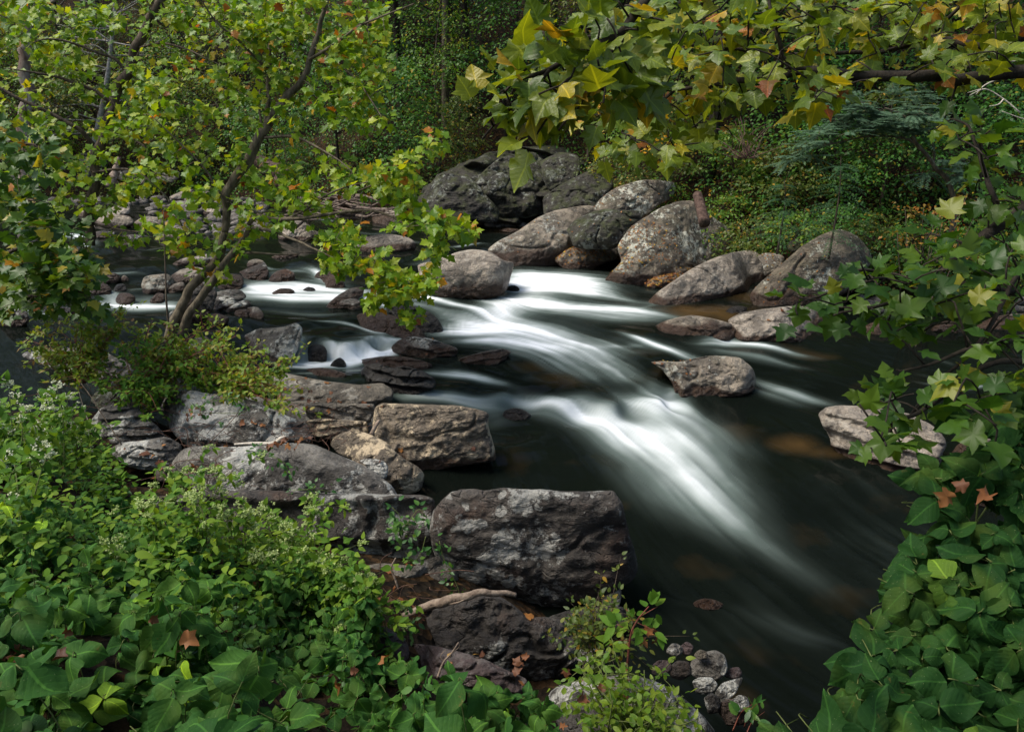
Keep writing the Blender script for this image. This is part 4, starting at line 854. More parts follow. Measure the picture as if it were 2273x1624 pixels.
    r('pointed grey stone low on the dark shore','I',[(555,1405),(600,1350),(712,1318),(695,1370),(642,1424),(590,1448)],'grey',d=4.95,round_=.2,group=nb)
    r('dull brown stone on the dark shore behind the pointed one','I',[(610,1310),(640,1270),(690,1262),(710,1300),(670,1325)],'plum',d=5.2,group=nb)
    r('grey stone behind the shrub below the humped rock','H',[(1490,1210),(1530,1150),(1600,1138),(1660,1170),(1650,1230),(1560,1250)],'grey',d=5.35,group=nb)
    r('wet brown stone under water at the bottom shore','I',[(560,1480),(620,1440),(720,1450),(780,1500),(740,1560),(620,1570)],'red',d=4.85,group=nb)
    r('long grey rock in the shade at the left behind the weeds','D',[(-60,890),(60,838),(150,818),(300,798),(450,793),(600,828),(700,868),(750,925),(720,975),(500,985),(300,970),(100,960),(-40,950)],'grey',d=(11.3,11.0),round_=.35,group=nb,ridge=.5,top=66)
    # pebbles of the far beach: too many to count
    mb = MB()
    ico = [(0,0,1),(.894,0,.447),(.276,.851,.447),(-.724,.526,.447),(-.724,-.526,.447),(.276,-.851,.447),(.724,.526,-.447),(-.276,.851,-.447),(-.894,0,-.447),(-.276,-.851,-.447),(.724,-.526,-.447),(0,0,-1)]
    icf = [(0,1,2),(0,2,3),(0,3,4),(0,4,5),(0,5,1),(1,6,2),(2,7,3),(3,8,4),(4,9,5),(5,10,1),(6,7,2),(7,8,3),(8,9,4),(9,10,5),(10,6,1),(11,7,6),(11,8,7),(11,9,8),(11,10,9),(11,6,10)]
    ico = np.array(ico); icf = np.array(icf)
    for (xa, xb, ya, yb, n, s0, s1) in [(1085,1200,484,503,260,.05,.13),(330,600,440,520,240,.08,.22),(690,830,440,478,120,.08,.2),(1900,2273,660,690,120,.06,.16),(30,330,425,455,60,.1,.25)]:
        xs = rng.uniform(xa, xb, n); ys = rng.uniform(ya, yb, n); Pw = whit(xs, ys, .5)
        for p in Pw:
            s = rng.uniform(s0, s1) * (rng.uniform() + .5); q = ico * rng.uniform(.75, 1.2, (12, 1)) * [s * rng.uniform(.8, 1.3), s, s * .55]
            mb.add(q + p + [0, 0, .0 + s * .1], None, icf, wet=np.zeros(12))
    o = part('pebbles', mb.mesh('pebbles', PEBB)); tag(o, 'loose river pebbles and cobbles along the stream margins', 'pebbles', kind='stuff')
# ------------------------------------------------------------------ traced trees
def trace(reg, pts, d, n=6):
    ox, oy, k = REG.get(reg, (0, 0, 1)); P = np.array(pts, float) * k + [ox, oy]
    d = np.interp(np.linspace(0, 1, len(P)), np.linspace(0, 1, len(np.atleast_1d(d))), np.atleast_1d(d))
    return spline(D(P[:, 0], P[:, 1], d), n)
class Skeleton:
    def __init__(s): s.P = []; s.Rr = []
    def add(s, P, r):
        s.P.append(P); s.Rr.append(np.broadcast_to(r, (len(P),)))
    def grow(s, anchors, mb, rmin=.0035, sag=.08, maxr=.016, sides=5, seed=0):
        """join every anchor to the nearest limb by a curved twig; returns the twigs"""
        P = np.vstack(s.P); Rr = np.concatenate(s.Rr); tw = []
        dist = np.array([np.min(((P - a) ** 2).sum(1)) for a in anchors]); 
        for idx in np.argsort(dist):
            a = anchors[idx]; d2 = ((P - a) ** 2).sum(1) * (1 + 1.2 * (Rr < .006)); k = int(np.argmin(d2))
            b = P[k]; L = np.linalg.norm(a - b)
            if L < .05: continue
            n = int(np.clip(L / .12, 4, 12)); t = np.linspace(0, 1, n)[:, None]
            q = b * (1 - t) + a * t + np.array([0, 0, 1.0]) * L * sag * np.sin(t * math.pi) + rng.normal(0, .03 * L, (1, 3)) * np.sin(t * math.pi) + rng.normal(0, .008 * L, (n, 3)) * (t > 0) 
            r0 = min(Rr[k] * .7, maxr, .004 + L * .006); rr = np.linspace(max(r0, rmin), rmin, n)
            mb.tube(q, rr, sides); P = np.vstack([P, q[1:]]); Rr = np.concatenate([Rr, rr[1:]]); tw.append(q)
        return tw
def blob_anchors(reg, blobs, spread, behind=False):
    """blobs: (cx,cy,rx,ry,count,depth); random twig ends inside each foliage mass"""
    ox, oy, k = REG.get(reg, (0, 0, 1)); out = []
    for cx, cy, rx, ry, n, d in blobs:
        u = np.sqrt(rng.uniform(0, 1, n)); th = rng.uniform(0, 2 * math.pi, n)
        x = (cx + rx * u * np.cos(th)) * k + ox; y = (cy + ry * u * np.sin(th)) * k + oy
        out.append(D(x, y, d + (np.abs(rng.normal(0, spread, n)) * 1.5 - .25 * spread if behind else rng.normal(0, spread, n))))
    return np.vstack(out)
def twig_leaves(mb, tpl, tw, per, size, face=(0, -.6, .35), droop=.45, pet=.06, bend=.35, fold=.25, rb=(0, 1), last=.55, curl=0.0, spread=.9):
    pos = []; tip = []; nr = []; 
    face = np.array(face, float)
    for q in tw:
        L = len(q); n = max(1, int(round(per * rng.uniform(.7, 1.3))))
        dirn = unit(q[-1] - q[max(0, L - 3)])
        for _ in range(n):
            t = 1 - last * rng.uniform() ** 1.5
            p = q[min(L - 1, int(t * (L - 1) + .5))]
            o = unit(dirn * .5 + rng.normal(size=3) * spread + np.array([0, 0, -droop]) + face * .3)
            pos.append(p + o * pet * rng.uniform(.5, 1.6)); tip.append(o)
            nr.append(unit(face + np.array([0, 0, .75]) + rng.normal(size=3) * .45))
    n = len(pos); pos = np.array(pos); tip = np.array(tip); nr = np.array(nr)
    leaves(mb, tpl, pos, tip, nr, size * rng.uniform(.6, 1.25, n), rng.uniform(*rb, n), bend, fold, rng.uniform(.85, 1.15, n), curl=curl)

def build_near_trees():
    # ---- twin stemmed sycamore, left of centre
    base = D(385, 752, 11.5)
    t = thing('sycamore_tree', 'slender twin stemmed sycamore with bright yellow green leaves leaning over the left channel', 'tree', base)
    sk = Skeleton(); tb = MB(); bb = MB()
    def limb(reg, pts, d, r, target, n=6, sides=8):
        q = trace(reg, pts, d, n); rr = np.interp(np.linspace(0, 1, len(q)), np.linspace(0, 1, len(r)), r)
        q = q + fbm(q * 3, 2, 3)[:, None] * np.array([1, .6, .3]) * rr[:, None] * 1.2
        sk.add(q, rr); target.tube(q, rr, sides)
    limb('D', [(950,760),(965,680),(1000,580),(1060,470),(1130,390),(1200,300),(1245,220),(1262,150)], (11.5,11.4), (.078,.07,.058,.05), tb)
    limb('A', [(1262,1286),(1268,1180),(1270,1090),(1290,1030),(1330,960),(1390,860),(1450,760),(1485,690)], (11.4,11.2), (.05,.066,.075,.07), tb)
    limb('A', [(1485,690),(1530,620),(1590,540),(1650,485),(1690,430),(1720,340),(1745,250),(1770,150),(1810,20),(1850,-150)], (11.2,10.9), (.06,.05,.038,.022), bb)
    limb('A', [(1470,710),(1490,560),(1492,400),(1500,230),(1560,140),(1600,-50)], (11.2,11.4), (.035,.03,.022,.012), bb)
    limb('A', [(1450,700),(1440,600),(1445,400),(1450,250),(1400,50)], (11.2,11.6), (.02,.016,.01,.006), bb)
    limb('D', [(1000,720),(1030,660),(1070,600),(1110,530),(1165,440),(1210,370),(1255,315),(1330,225),(1385,125)], (11.5,11.1), (.068,.062,.05,.036), tb)
    limb('A', [(1380,1245),(1430,1195),(1520,1215),(1650,1215),(1760,1200),(1900,1178),(2060,1170),(2170,1200),(2260,1240),(2450,1262),(2640,1275)], (11.1,10.4), (.034,.026,.02,.014,.006), bb)
    limb('A', [(1400,1265),(1500,1280),(1640,1330),(1720,1370),(1830,1420),(1980,1490)], (11.1,10.3), (.026,.02,.012,.006), bb)
    limb('A', [(1230,1470),(1300,1420),(1400,1402),(1560,1412),(1660,1410)], (11.3,11), (.022,.016,.008), bb)
    limb('A', [(1470,765),(1600,758),(1700,785),(1800,840),(1880,890),(1960,960)], (11.2,10.6), (.022,.015,.007), bb)
    limb('A', [(1560,1230),(1700,1160),(1800,1090),(1900,1045),(2020,1015),(2130,990)], (11,10.3), (.018,.013,.006), bb)
    limb('A', [(1990,1060),(2150,990),(2260,930),(2340,870),(2400,780)], (10.8,10.2), (.012,.009,.005), bb)
    limb('A', [(1260,1150),(1180,1000),(1080,880),(960,760),(850,650)], (11.3,10.8), (.018,.012,.006), bb)
    limb('A', [(1050,1340),(1010,1250),(960,1140),(890,1060),(780,960)], (11.3,10.8), (.012,.01,.005), bb)
    limb('A', [(1720,330),(1850,250),(1990,150),(2150,80),(2300,20)], (11,10.2), (.024,.016,.007), bb)
    limb('A', [(1500,400),(1350,250),(1200,120),(1100,-20)], (11.2,10.6), (.02,.014,.008), bb)
    limb('A', [(1740,260),(1880,350),(1980,450),(2060,560),(2120,650)], (11,10.3), (.018,.012,.006), bb)
    part('trunk', tb.mesh('trunk', BARKG), t)
    A1 = blob_anchors('A', [(1750,110,480,170,100,10.8),(1980,330,230,220,60,10.5),(1350,250,360,260,64,10.9),(1050,560,320,230,40,11),(1520,520,240,180,22,11),(1900,560,200,110,30,10.5),(2040,680,150,40,9,10.3),(1560,680,140,60,9,10.8),
        (1150,80,300,110,34,10.9),(850,560,200,180,16,11),(950,900,260,190,28,10.9),(1330,880,150,110,12,11),(1150,1130,190,130,22,10.8),(1480,1060,190,150,22,10.9),(1640,1010,150,110,16,10.7),(2020,1010,170,100,22,10.4),(1850,940,110,90,10,10.5),(1700,1130,130,70,10,10.7),(1280,1330,130,70,10,10.9),(1450,1240,200,60,12,10.9),(1200,1500,150,60,7,11.2),(900,1250,200,90,12,10.9),(1850,1290,140,60,10,10.6),(1060,1380,120,90,8,10.9)], .55, True)
    A2 = blob_anchors('B', [(690,790,60,60,7,10.2),(560,930,110,60,10,10.2),(560,1060,110,90,16,10.3),(650,1230,200,60,26,10.3),(780,1280,120,50,12,10.3),(900,1275,55,25,7,10.3),(180,1330,160,60,14,10.5),(350,1480,160,70,18,10.4),(560,1560,150,50,16,10.3),(690,1545,40,20,4,10.3),(700,1400,70,60,10,10.3),(400,1010,90,80,9,10.5),(140,1470,110,50,9,10.6)], .3)
    A3 = blob_anchors('E', [(450,470,120,50,12,10.3),(580,490,100,30,8,10.3),(380,540,60,40,6,10.4),(560,610,60,25,6,10.3),(430,420,120,50,10,10.4)], .25)
    tw = sk.grow(np.vstack([A1, A2, A3]), bb)
    part('branches', bb.mesh('branches', BARKG), t)
    lm = MB(); twig_leaves(lm, SYC, tw, 7.0, .106, face=(.1, -.75, .35), droop=.35, curl=.12, pet=.07)
    part('leaves', lm.mesh('leaves', LEAF['syc']), t)

    # ---- dark leaning stem further left
    base = D(200, 545, 12.2)
    t = thing('sycamore_tree', 'dark single stemmed sycamore leaning right at the upper left, trunk bending past the gravel bar', 'tree', base)
    sk = Skeleton(); tb = MB(); bb = MB()
    limb('A', [(497,1365),(505,1200),(512,1050),(518,920),(545,830),(580,740),(610,640),(645,555),(680,470),(705,410),(735,330),(765,265),(800,190),(835,130),(870,60),(890,0),(940,-120),(980,-300)], (12.2,11.6), (.075,.07,.066,.075,.07,.06,.045), tb)
    limb('A', [(530,810),(480,765),(420,712),(300,640),(150,570),(0,482),(-150,400)], (12.1,11.5), (.035,.032,.026,.018), bb)
    limb('A', [(625,580),(540,520),(460,482),(330,430),(240,412),(160,398),(40,380)], (12,11.5), (.03,.025,.016,.008), bb)
    limb('A', [(705,410),(640,330),(540,290),(440,252),(340,222),(250,218),(180,240)], (11.9,11.4), (.026,.02,.014,.007), bb)
    limb('A', [(515,1240),(600,1262),(700,1280),(820,1290)], (12.2,11.8), (.02,.015,.006), bb)
    limb('A', [(505,1250),(560,1190),(620,1150)], (12.2,12), (.018,.012,.007), bb)
    limb('A', [(600,660),(720,760),(860,840),(1000,880)], (12,11.4), (.022,.015,.006), bb)
    limb('A', [(760,270),(900,240),(1050,280),(1150,330)], (11.8,11.2), (.02,.014,.006), bb)
    limb('A', [(515,960),(640,940),(800,950),(960,985)], (12,11.4), (.022,.015,.006), bb)
    part('trunk', tb.mesh('trunk', BARK), t)
    A1 = blob_anchors('A', [(280,130,300,140,36,11.6),(640,130,240,130,22,11.6),(260,380,250,130,20,11.6),(550,420,240,140,18,11.6),(150,640,190,110,14,11.4),(420,780,200,130,18,11.6),(700,760,230,150,22,11.4),(150,900,200,150,20,11.3),(400,960,180,100,14,11.5),(750,1000,180,100,14,11.4),(300,1130,250,100,18,11.4),(700,1290,160,60,9,11.8),(900,60,160,90,14,11.4),(820,450,160,130,12,11.5),(560,1080,150,80,8,11.7)], .5, True)
    tw = sk.grow(A1, bb); part('branches', bb.mesh('branches', BARK), t)
    lm = MB(); twig_leaves(lm, SYC, tw, 6.3, .106, face=(.15, -.75, .35), droop=.4, rb=(0, .97), curl=.12, pet=.07)
    part('leaves', lm.mesh('leaves', LEAF['syc']), t)

    # ---- straight pale trunk at the far left
    t = thing('straight_tree', 'straight thin tree with flaking grey and rust bark near the left edge', 'tree', W(np.array(62.), np.array(556.), .9))
    tb = MB(); sk = Skeleton()
    limb('A', [(155,1390),(152,1200),(146,1000),(148,800),(150,600),(143,400),(136,180),(160,40),(200,-80),(230,-300)], (14.6,14.4), (.125,.115,.105,.10,.08), tb, sides=10)
    part('trunk', tb.mesh('trunk', BARKP), t)
    bb = MB(); limb('A', [(140,200),(60,120),(-60,60)], (14.4,14), (.04,.03,.02), bb); limb('A', [(150,90),(260,30),(400,-60)], (14.4,14), (.04,.03,.02), bb)
    tw = sk.grow(blob_anchors('A', [(120,20,200,90,22,14.2),(-50,200,150,150,14,14.2)], .6), bb)
    part('branches', bb.mesh('branches', BARKP), t)
    lm = MB(); twig_leaves(lm, SYC_FAR, tw, 7, .17, face=(.1, -.7, .4)); part('leaves', lm.mesh('leaves', LEAF['syc']), t)

    # ---- shaded sapling close on the left bank
    base = D(-60, 800, 9.0); base[2] = theight(base[None])[0]
    t = thing('sycamore_sapling', 'low bushy sycamore with darker shaded leaves spilling in from the left edge', 'tree', base)
    sk = Skeleton(); tb = MB(); bb = MB()
    q = spline(np.vstack([base, D(-40, 660, 9.0), D(-70, 500, 9.0), D(-30, 300, 9.2)]), 8); sk.add(q, np.linspace(.06, .025, len(q))); tb.tube(q, np.linspace(.06, .025, len(q)), 8)
    part('trunk', tb.mesh('trunk', BARK), t)
    limb('A', [(-100,1500),(50,1400),(200,1350),(350,1340),(480,1380)], (9,8.7), (.025,.02,.008), bb)
    limb('A', [(-150,1250),(20,1150),(150,1110),(280,1130)], (9,8.6), (.022,.016,.007), bb)
    limb('D', [(-120,560),(60,520),(250,500),(400,480),(540,500)], (9,8.7), (.022,.016,.007), bb)
    limb('A', [(-100,900),(50,820),(180,800),(260,850)], (9,8.6), (.02,.014,.007), bb)
    A1 = blob_anchors('A', [(150,1200,200,130,20,8.8),(330,1350,190,120,22,8.7),(120,1480,180,140,26,8.8),(420,1480,150,110,16,8.7),(110,760,150,100,12,8.8),(60,1000,130,120,14,8.8),(250,880,110,90,8,8.7)], .35)
    A2 = blob_anchors('D', [(150,420,200,110,24,8.8),(420,420,150,90,14,8.7),(300,540,180,60,12,8.7),(500,560,90,50,7,8.7),(120,560,160,80,12,8.8)], .3)
    tw = sk.grow(np.vstack([A1, A2]), bb); part('branches', bb.mesh('branches', BARK), t)
    lm = MB(); twig_leaves(lm, SYC, tw, 5.5, .125, face=(.25, -.65, .45), droop=.3, rb=(0, .97), curl=.12)
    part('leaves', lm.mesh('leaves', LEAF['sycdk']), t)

    # ---- thin sapling in front of the twin stems
    base = D(372, 745, 10.6); base[2] = theight(base[None])[0] + .2
    t = thing('sapling', 'pencil thin upright sapling standing just left of the twin stems', 'sapling', base)
    tb = MB(); q = spline(np.vstack([base, D(371, 690, 10.6), D(368, 620, 10.6), D(366, 560, 10.6), D(363, 470, 10.6)]), 6); tb.tube(q, np.linspace(.016, .006, len(q)), 6)
    sk = Skeleton(); sk.add(q, np.linspace(.016, .006, len(q)))
    tw = sk.grow(blob_anchors('A', [(915,1300,60,60,4,10.6),(915,1150,60,60,4,10.6)], .1), tb)
    part('stem', tb.mesh('stem', BARK), t)
    lm = MB(); twig_leaves(lm, SYC, tw, 4, .12); part('leaves', lm.mesh('leaves', LEAF['syc']), t)

    # ---- the big sycamore on the right bank, its trunk out of frame, its limbs reaching in
    tr = np.array([4.6, 4.2, 0]); tr[2] = theight(tr[None])[0] - .1
    t = thing('sycamore_tree', 'overhanging sycamore whose dark limbs and big leaves reach in from the right and top edges', 'tree', tr)
    sk = Skeleton(); tb = MB(); bb = MB()
    q = spline(np.vstack([tr, tr + [.0, .05, 1.4], tr + [-.1, .1, 3], tr + [-.2, .0, 5], tr + [-.6, -.3, 8], tr + [-1.0, -.6, 11]]), 8); rr = np.linspace(.26, .09, len(q)); tb.tube(q, rr, 12); sk.add(q, rr)
    part('trunk', tb.mesh('trunk', BARKP), t)
    def limb2(P, r, n=8):
        q = spline(np.vstack(P), n); rr = np.interp(np.linspace(0, 1, len(q)), np.linspace(0, 1, len(r)), r)
        q[1:-1] += fbm(q[1:-1] * 4, 2, 3)[:, None] * np.array([.6, .3, 1]) * .035
        sk.add(q, rr); bb.tube(q, rr, 8)
    up = lambda h: tr + [-.15, .05, h]
    limb2([up(2.5), D(2420,140,4.2), D(2273,162,4.0), D(2180,165,4.0), D(2050,172,3.9), D(1950,168,3.9), D(1850,163,3.9), D(1770,165,4.0), D(1690,180,4.0), D(1600,182,4.1), D(1520,200,4.2), D(1440,195,4.3)], (.06,.034,.03,.026,.022,.017,.012,.006))
    limb2([D(1762,165,4.0), D(1720,125,4.0), D(1650,115,4.1), D(1560,100,4.1), D(1470,80,4.2), D(1400,65,4.3)], (.016,.013,.008,.005))
    limb2([D(1504,196,4.2), D(1450,235,4.1), D(1380,250,4.1), D(1300,240,4.2)], (.009,.006,.004))
    limb2([D(1734,150,4.0), D(1728,80,4.0), D(1715,0,4.0), D(1700,-60,4.0)], (.012,.009,.007))
    limb2([up(3.1), D(2420,60,4.6), D(2273,85,4.6), D(2180,100,4.6), D(2060,90,4.7), D(1990,98,4.7), D(1930,75,4.7), D(1870,45,4.8), D(1800,20,4.9)], (.05,.035,.028,.02,.014,.008))
    limb2([D(2060,92,4.7), D(1930,115,4.7), D(1830,118,4.8), D(1730,112,4.9)], (.016,.012,.006))
    limb2([D(2150,0,4.4), D(2110,40,4.5), D(2080,70,4.6)], (.012,.01,.008))
    limb2([up(3.6), D(2300,-120,4.0), D(1900,-160,3.3), D(1600,-90,2.9), D(1440,0,2.8), D(1375,75,2.75), D(1290,120,2.7), D(1220,155,2.7), D(1150,180,2.7), D(1110,215,2.7)], (.06,.04,.03,.02,.013,.01,.007,.004))
    limb2([D(1375,75,2.75), D(1330,170,2.7), D(1290,230,2.65), D(1240,290,2.6)], (.008,.006,.004))
    limb2([D(1220,155,2.7), D(1180,205,2.65), D(1120,260,2.6), D(1070,310,2.6)], (.007,.005,.003))
    limb2([up(1.35), D(2420,390,3.8), D(2273,462,3.6), D(2220,498,3.5), D(2160,545,3.45), D(2100,590,3.4), D(2040,650,3.4), D(1950,690,3.3), D(1850,700,3.3)], (.05,.034,.03,.025,.018,.013,.008,.005))
    limb2([D(2230,480,3.5), D(2200,420,3.5), D(2180,350,3.6), D(2150,290,3.7), D(2110,265,3.8)], (.015,.011,.007,.004))
    limb2([D(2050,645,3.4), D(1990,632,3.4), D(1900,640,3.3), D(1800,660,3.2), D(1760,655,3.2)], (.010,.008,.005,.003))
    limb2([D(2420,640,3.6), D(2273,660,3.5), D(2150,640,3.4), D(2000,628,3.3), D(1900,600,3.2)], (.018,.013,.01,.006))
    limb2([D(2420,690,3.2), D(2273,740,3.1), D(2170,770,3.0), D(2080,800,3.0), D(1990,820,3.0)], (.016,.011,.008,.004))
    limb2([D(2420,820,3.2), D(2200,810,3.1), D(2120,870,3.1), D(2040,905,3.0), D(1990,935,3.0), D(1960,985,3.0)], (.014,.01,.008,.004))
    limb2([D(2420,560,3.4), D(2273,600,3.3), D(2200,720,3.2), D(2140,800,3.1), D(2060,860,3.1)], (.014,.01,.008,.004))
    nleft = [(1230,150,110,70,18,2.7),(1330,130,100,70,16,2.75),(1330,60,160,60,18,2.8),(1180,210,90,50,14,2.65),(1290,200,90,60,14,2.65),(1150,270,60,50,7,2.6),(1100,240,40,40,5,2.6),(1390,150,80,70,12,2.8)]
    mids = [(1450,285,90,45,13,4.1),(1310,275,60,30,4,4.2),(1420,200,120,50,18,4.2),(1500,120,130,70,26,4.1),(1620,110,120,70,26,4.1),(1740,90,120,70,26,4.1),(1870,70,120,70,26,4.4),(2000,60,130,60,26,4.5),(2130,90,130,70,26,4.4),(2230,60,80,90,18,4.3),(1680,190,140,35,18,4.0),(1850,185,110,35,12,3.9),(1560,240,70,50,11,4.1),(1580,290,50,30,9,4.1),(1830,215,60,25,9,3.9),(2050,130,120,40,14,4.2),(2200,150,90,30,10,4.0),(1430,330,100,28,14,4.1),(1500,30,140,40,22,4.2),(1700,10,160,30,20,4.2),(1900,5,160,30,18,4.4),(2100,10,160,30,18,4.4),(1620,175,90,30,10,4.1)]
    lows = [(1900,655,130,35,15,3.25),(1800,690,70,30,7,3.2),(1990,650,110,45,18,3.3),(2120,610,110,50,18,3.4),(2220,545,55,50,10,3.45),(2210,430,60,60,10,3.5),(2180,330,60,50,10,3.6),(2115,290,45,35,6,3.7),(2230,650,70,50,12,3.3),(2130,690,110,35,14,3.2),(1990,720,90,25,9,3.2),(2210,750,70,40,9,3.1),(1960,890,60,28,9,3.0),(2060,880,50,30,5,3.05),(2000,975,50,30,6,3.0),(2170,880,80,50,9,3.0),(2250,860,50,80,8,2.9),(2080,540,60,35,5,3.35),(1900,585,30,15,2,3.2),(1770,655,25,15,2,3.2),(2240,970,60,50,7,2.9)]
    tw1 = sk.grow(blob_anchors('', nleft, .12), bb, sag=.05); tw2 = sk.grow(blob_anchors('', mids, .28), bb, sag=.06); tw3 = sk.grow(blob_anchors('', lows, .25), bb, sag=.06)
    # unseen crown overhead and behind, added to shade the near bank and pool
    n = 620; an = np.c_[rng.uniform(-7, 9.5, n), rng.uniform(-7, 3.2, n), rng.uniform(6.2, 11, n)]; an[::4, 1] += 5; an[::4, 0] = rng.uniform(2.5, 9.5, len(an[::4]))
    for h, (dx, dy) in ((6.2, (-3.0, 1.5)), (7.2, (2.2, 3.2)), (8.5, (-4.5, -3.5)), (7.6, (-7.5, -4.5)), (9.3, (2, -2.5)), (10, (-1, 2.5))):
        limb2([up(h - .8) + [-.2, 0, 0], up(h) + [dx * .4, dy * .4, .4], up(h) + [dx, dy, 1.0]], (.09, .06, .025))
    tw4 = sk.grow(an, bb, sag=.06, sides=4)
    part('branches', bb.mesh('branches', BARKD), t)
    lm = MB(); twig_leaves(lm, SYC, tw1, 2.3, .105, face=(-.1, -.55, .55), droop=.55, curl=.25, pet=.05, rb=(.1, .955))
    twig_leaves(lm, SYC, tw2, 2.7, .090, face=(-.1, -.55, .5), droop=.4, curl=.2, pet=.05, rb=(.15, 1))
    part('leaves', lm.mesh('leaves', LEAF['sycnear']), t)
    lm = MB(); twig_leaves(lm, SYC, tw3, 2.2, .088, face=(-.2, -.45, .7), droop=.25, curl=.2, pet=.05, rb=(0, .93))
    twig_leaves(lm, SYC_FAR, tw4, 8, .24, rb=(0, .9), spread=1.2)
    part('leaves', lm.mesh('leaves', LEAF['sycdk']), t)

# ------------------------------------------------------------------ woodland of the far slope
def hill_at(px, k):
    """ground point seen above pixel column px, k metres behind the far bank line"""
    dx = (px - CX) / FPX / cp
    ys = np.linspace(8, 75, 400); P = np.c_[dx * ys, ys]
    d, _ = bank_d(P); i = int(np.argmin(np.abs(d - k))); P = P[i]
    return np.array([P[0], P[1], theight(P[None])[0]])
def sprays(lm, C, rad, per, size, tilt, rb, tpl=DIA, flat=.16, face=(0,-.35,1)):
    """layered sprays of leaves round each centre"""
    n = len(C) * per
    ci = np.repeat(np.arange(len(C)), per)
    rad = np.broadcast_to(rad, (len(C),))[ci]
    th = rng.uniform(0, 2 * math.pi, n); u = rng.uniform(0, 1, n) ** .6
    loc = np.c_[np.cos(th) * u, np.sin(th) * u, rng.normal(0, flat, n) - .25 * u * u] * rad[:, None]
    tl = tilt[ci]; loc[:, 2] += loc[:, 0] * tl[:, 0] + loc[:, 1] * tl[:, 1]
    pos = C[ci] + loc
    out = unit(np.c_[np.cos(th), np.sin(th), np.full(n, -.35)] + rng.normal(0, .45, (n, 3)))
    nr = unit(np.array(face) + np.c_[tl * -1, np.zeros(n)] * .6 + rng.normal(0, .38, (n, 3)))
    tone = np.repeat(rng.normal(0, .16, len(C)), per)
    r = np.clip(rng.uniform(rb[0], rb[1], n) * .8 + (rb[0] + rb[1]) * .1 + tone, 0, .93); sp = rng.uniform(size=n) < .045; r = np.where(sp, 1.0, r)
    leaves(lm, tpl, pos, out, nr, size * rng.uniform(.6, 1.3, n), r, .3, .25)
def spray_tree(name, label, pos, h, r, z0, ns, per, size, mat, tr=.07, lean=(0, 0), bark=None, cat='tree', group=None, rad=.6, tpl=DIA, rb=(0, 1), flat=.16, limbs=True, face=(0,-.35,1), shape=.9):
    t = thing(name, label, cat, pos, group); pos = np.array(pos)
    tb = MB(); top = pos + [lean[0], lean[1], h]
    wob = rng.normal(0, .04 * h ** .5, (4, 3)); wob[0] = 0
    q = spline(np.vstack([pos + [0, 0, -.2], pos * .7 + top * .3, pos * .4 + top * .6, top]) + wob, 6); rr = np.linspace(tr, tr * .25, len(q))
    tb.tube(q, rr, 8); part('trunk' if tr > .03 else 'stem', tb.mesh('trunk', bark or BARK), t)
    # spray centres fill an egg shaped crown unevenly
    u = rand_dir(ns); rad_u = rng.uniform(.35, 1, ns) ** .5
    zc = (z0 + h) / 2; hz = (h - z0) / 2
    C = u * rad_u[:, None] * [r, r, hz * 1.05]; C[:, :2] *= (1 - .35 * (C[:, 2:3] / hz)) * shape
    ax = np.interp(C[:, 2] + zc, q[:, 2] - pos[2], np.arange(len(q))); ai = np.clip(ax.astype(int), 0, len(q) - 1)
    C = C + np.c_[q[ai][:, :2] - 0, np.full(ns, pos[2] + zc)]
    if limbs:
        bm = MB()
        for c in C[::2]:
            zz = c[2] - np.linalg.norm(c[:2] - q[len(q) // 2, :2]) * .5
            k = int(np.argmin(np.abs(q[:, 2] - zz))); a = q[k]; m = (a + c) / 2 + rng.normal(0, .1, 3) + [0, 0, .06 * r]
            bm.tube(spline(np.vstack([a, m, c]), 4), np.linspace(min(rr[k] * .5, .03), .004, 9), 4)
        part('branches', bm.mesh('branches', bark or BARK), t)
    outw = unit(C[:, :2] - q[ai][:, :2]); tilt = -outw * rng.uniform(.05, .5, (ns, 1))
    lm = MB(); sprays(lm, C, rad * rng.uniform(.6, 1.25, ns), per, size, tilt, rb, tpl, flat, face)
    part('leaves', lm.mesh('leaves', LEAF[mat]), t); return t

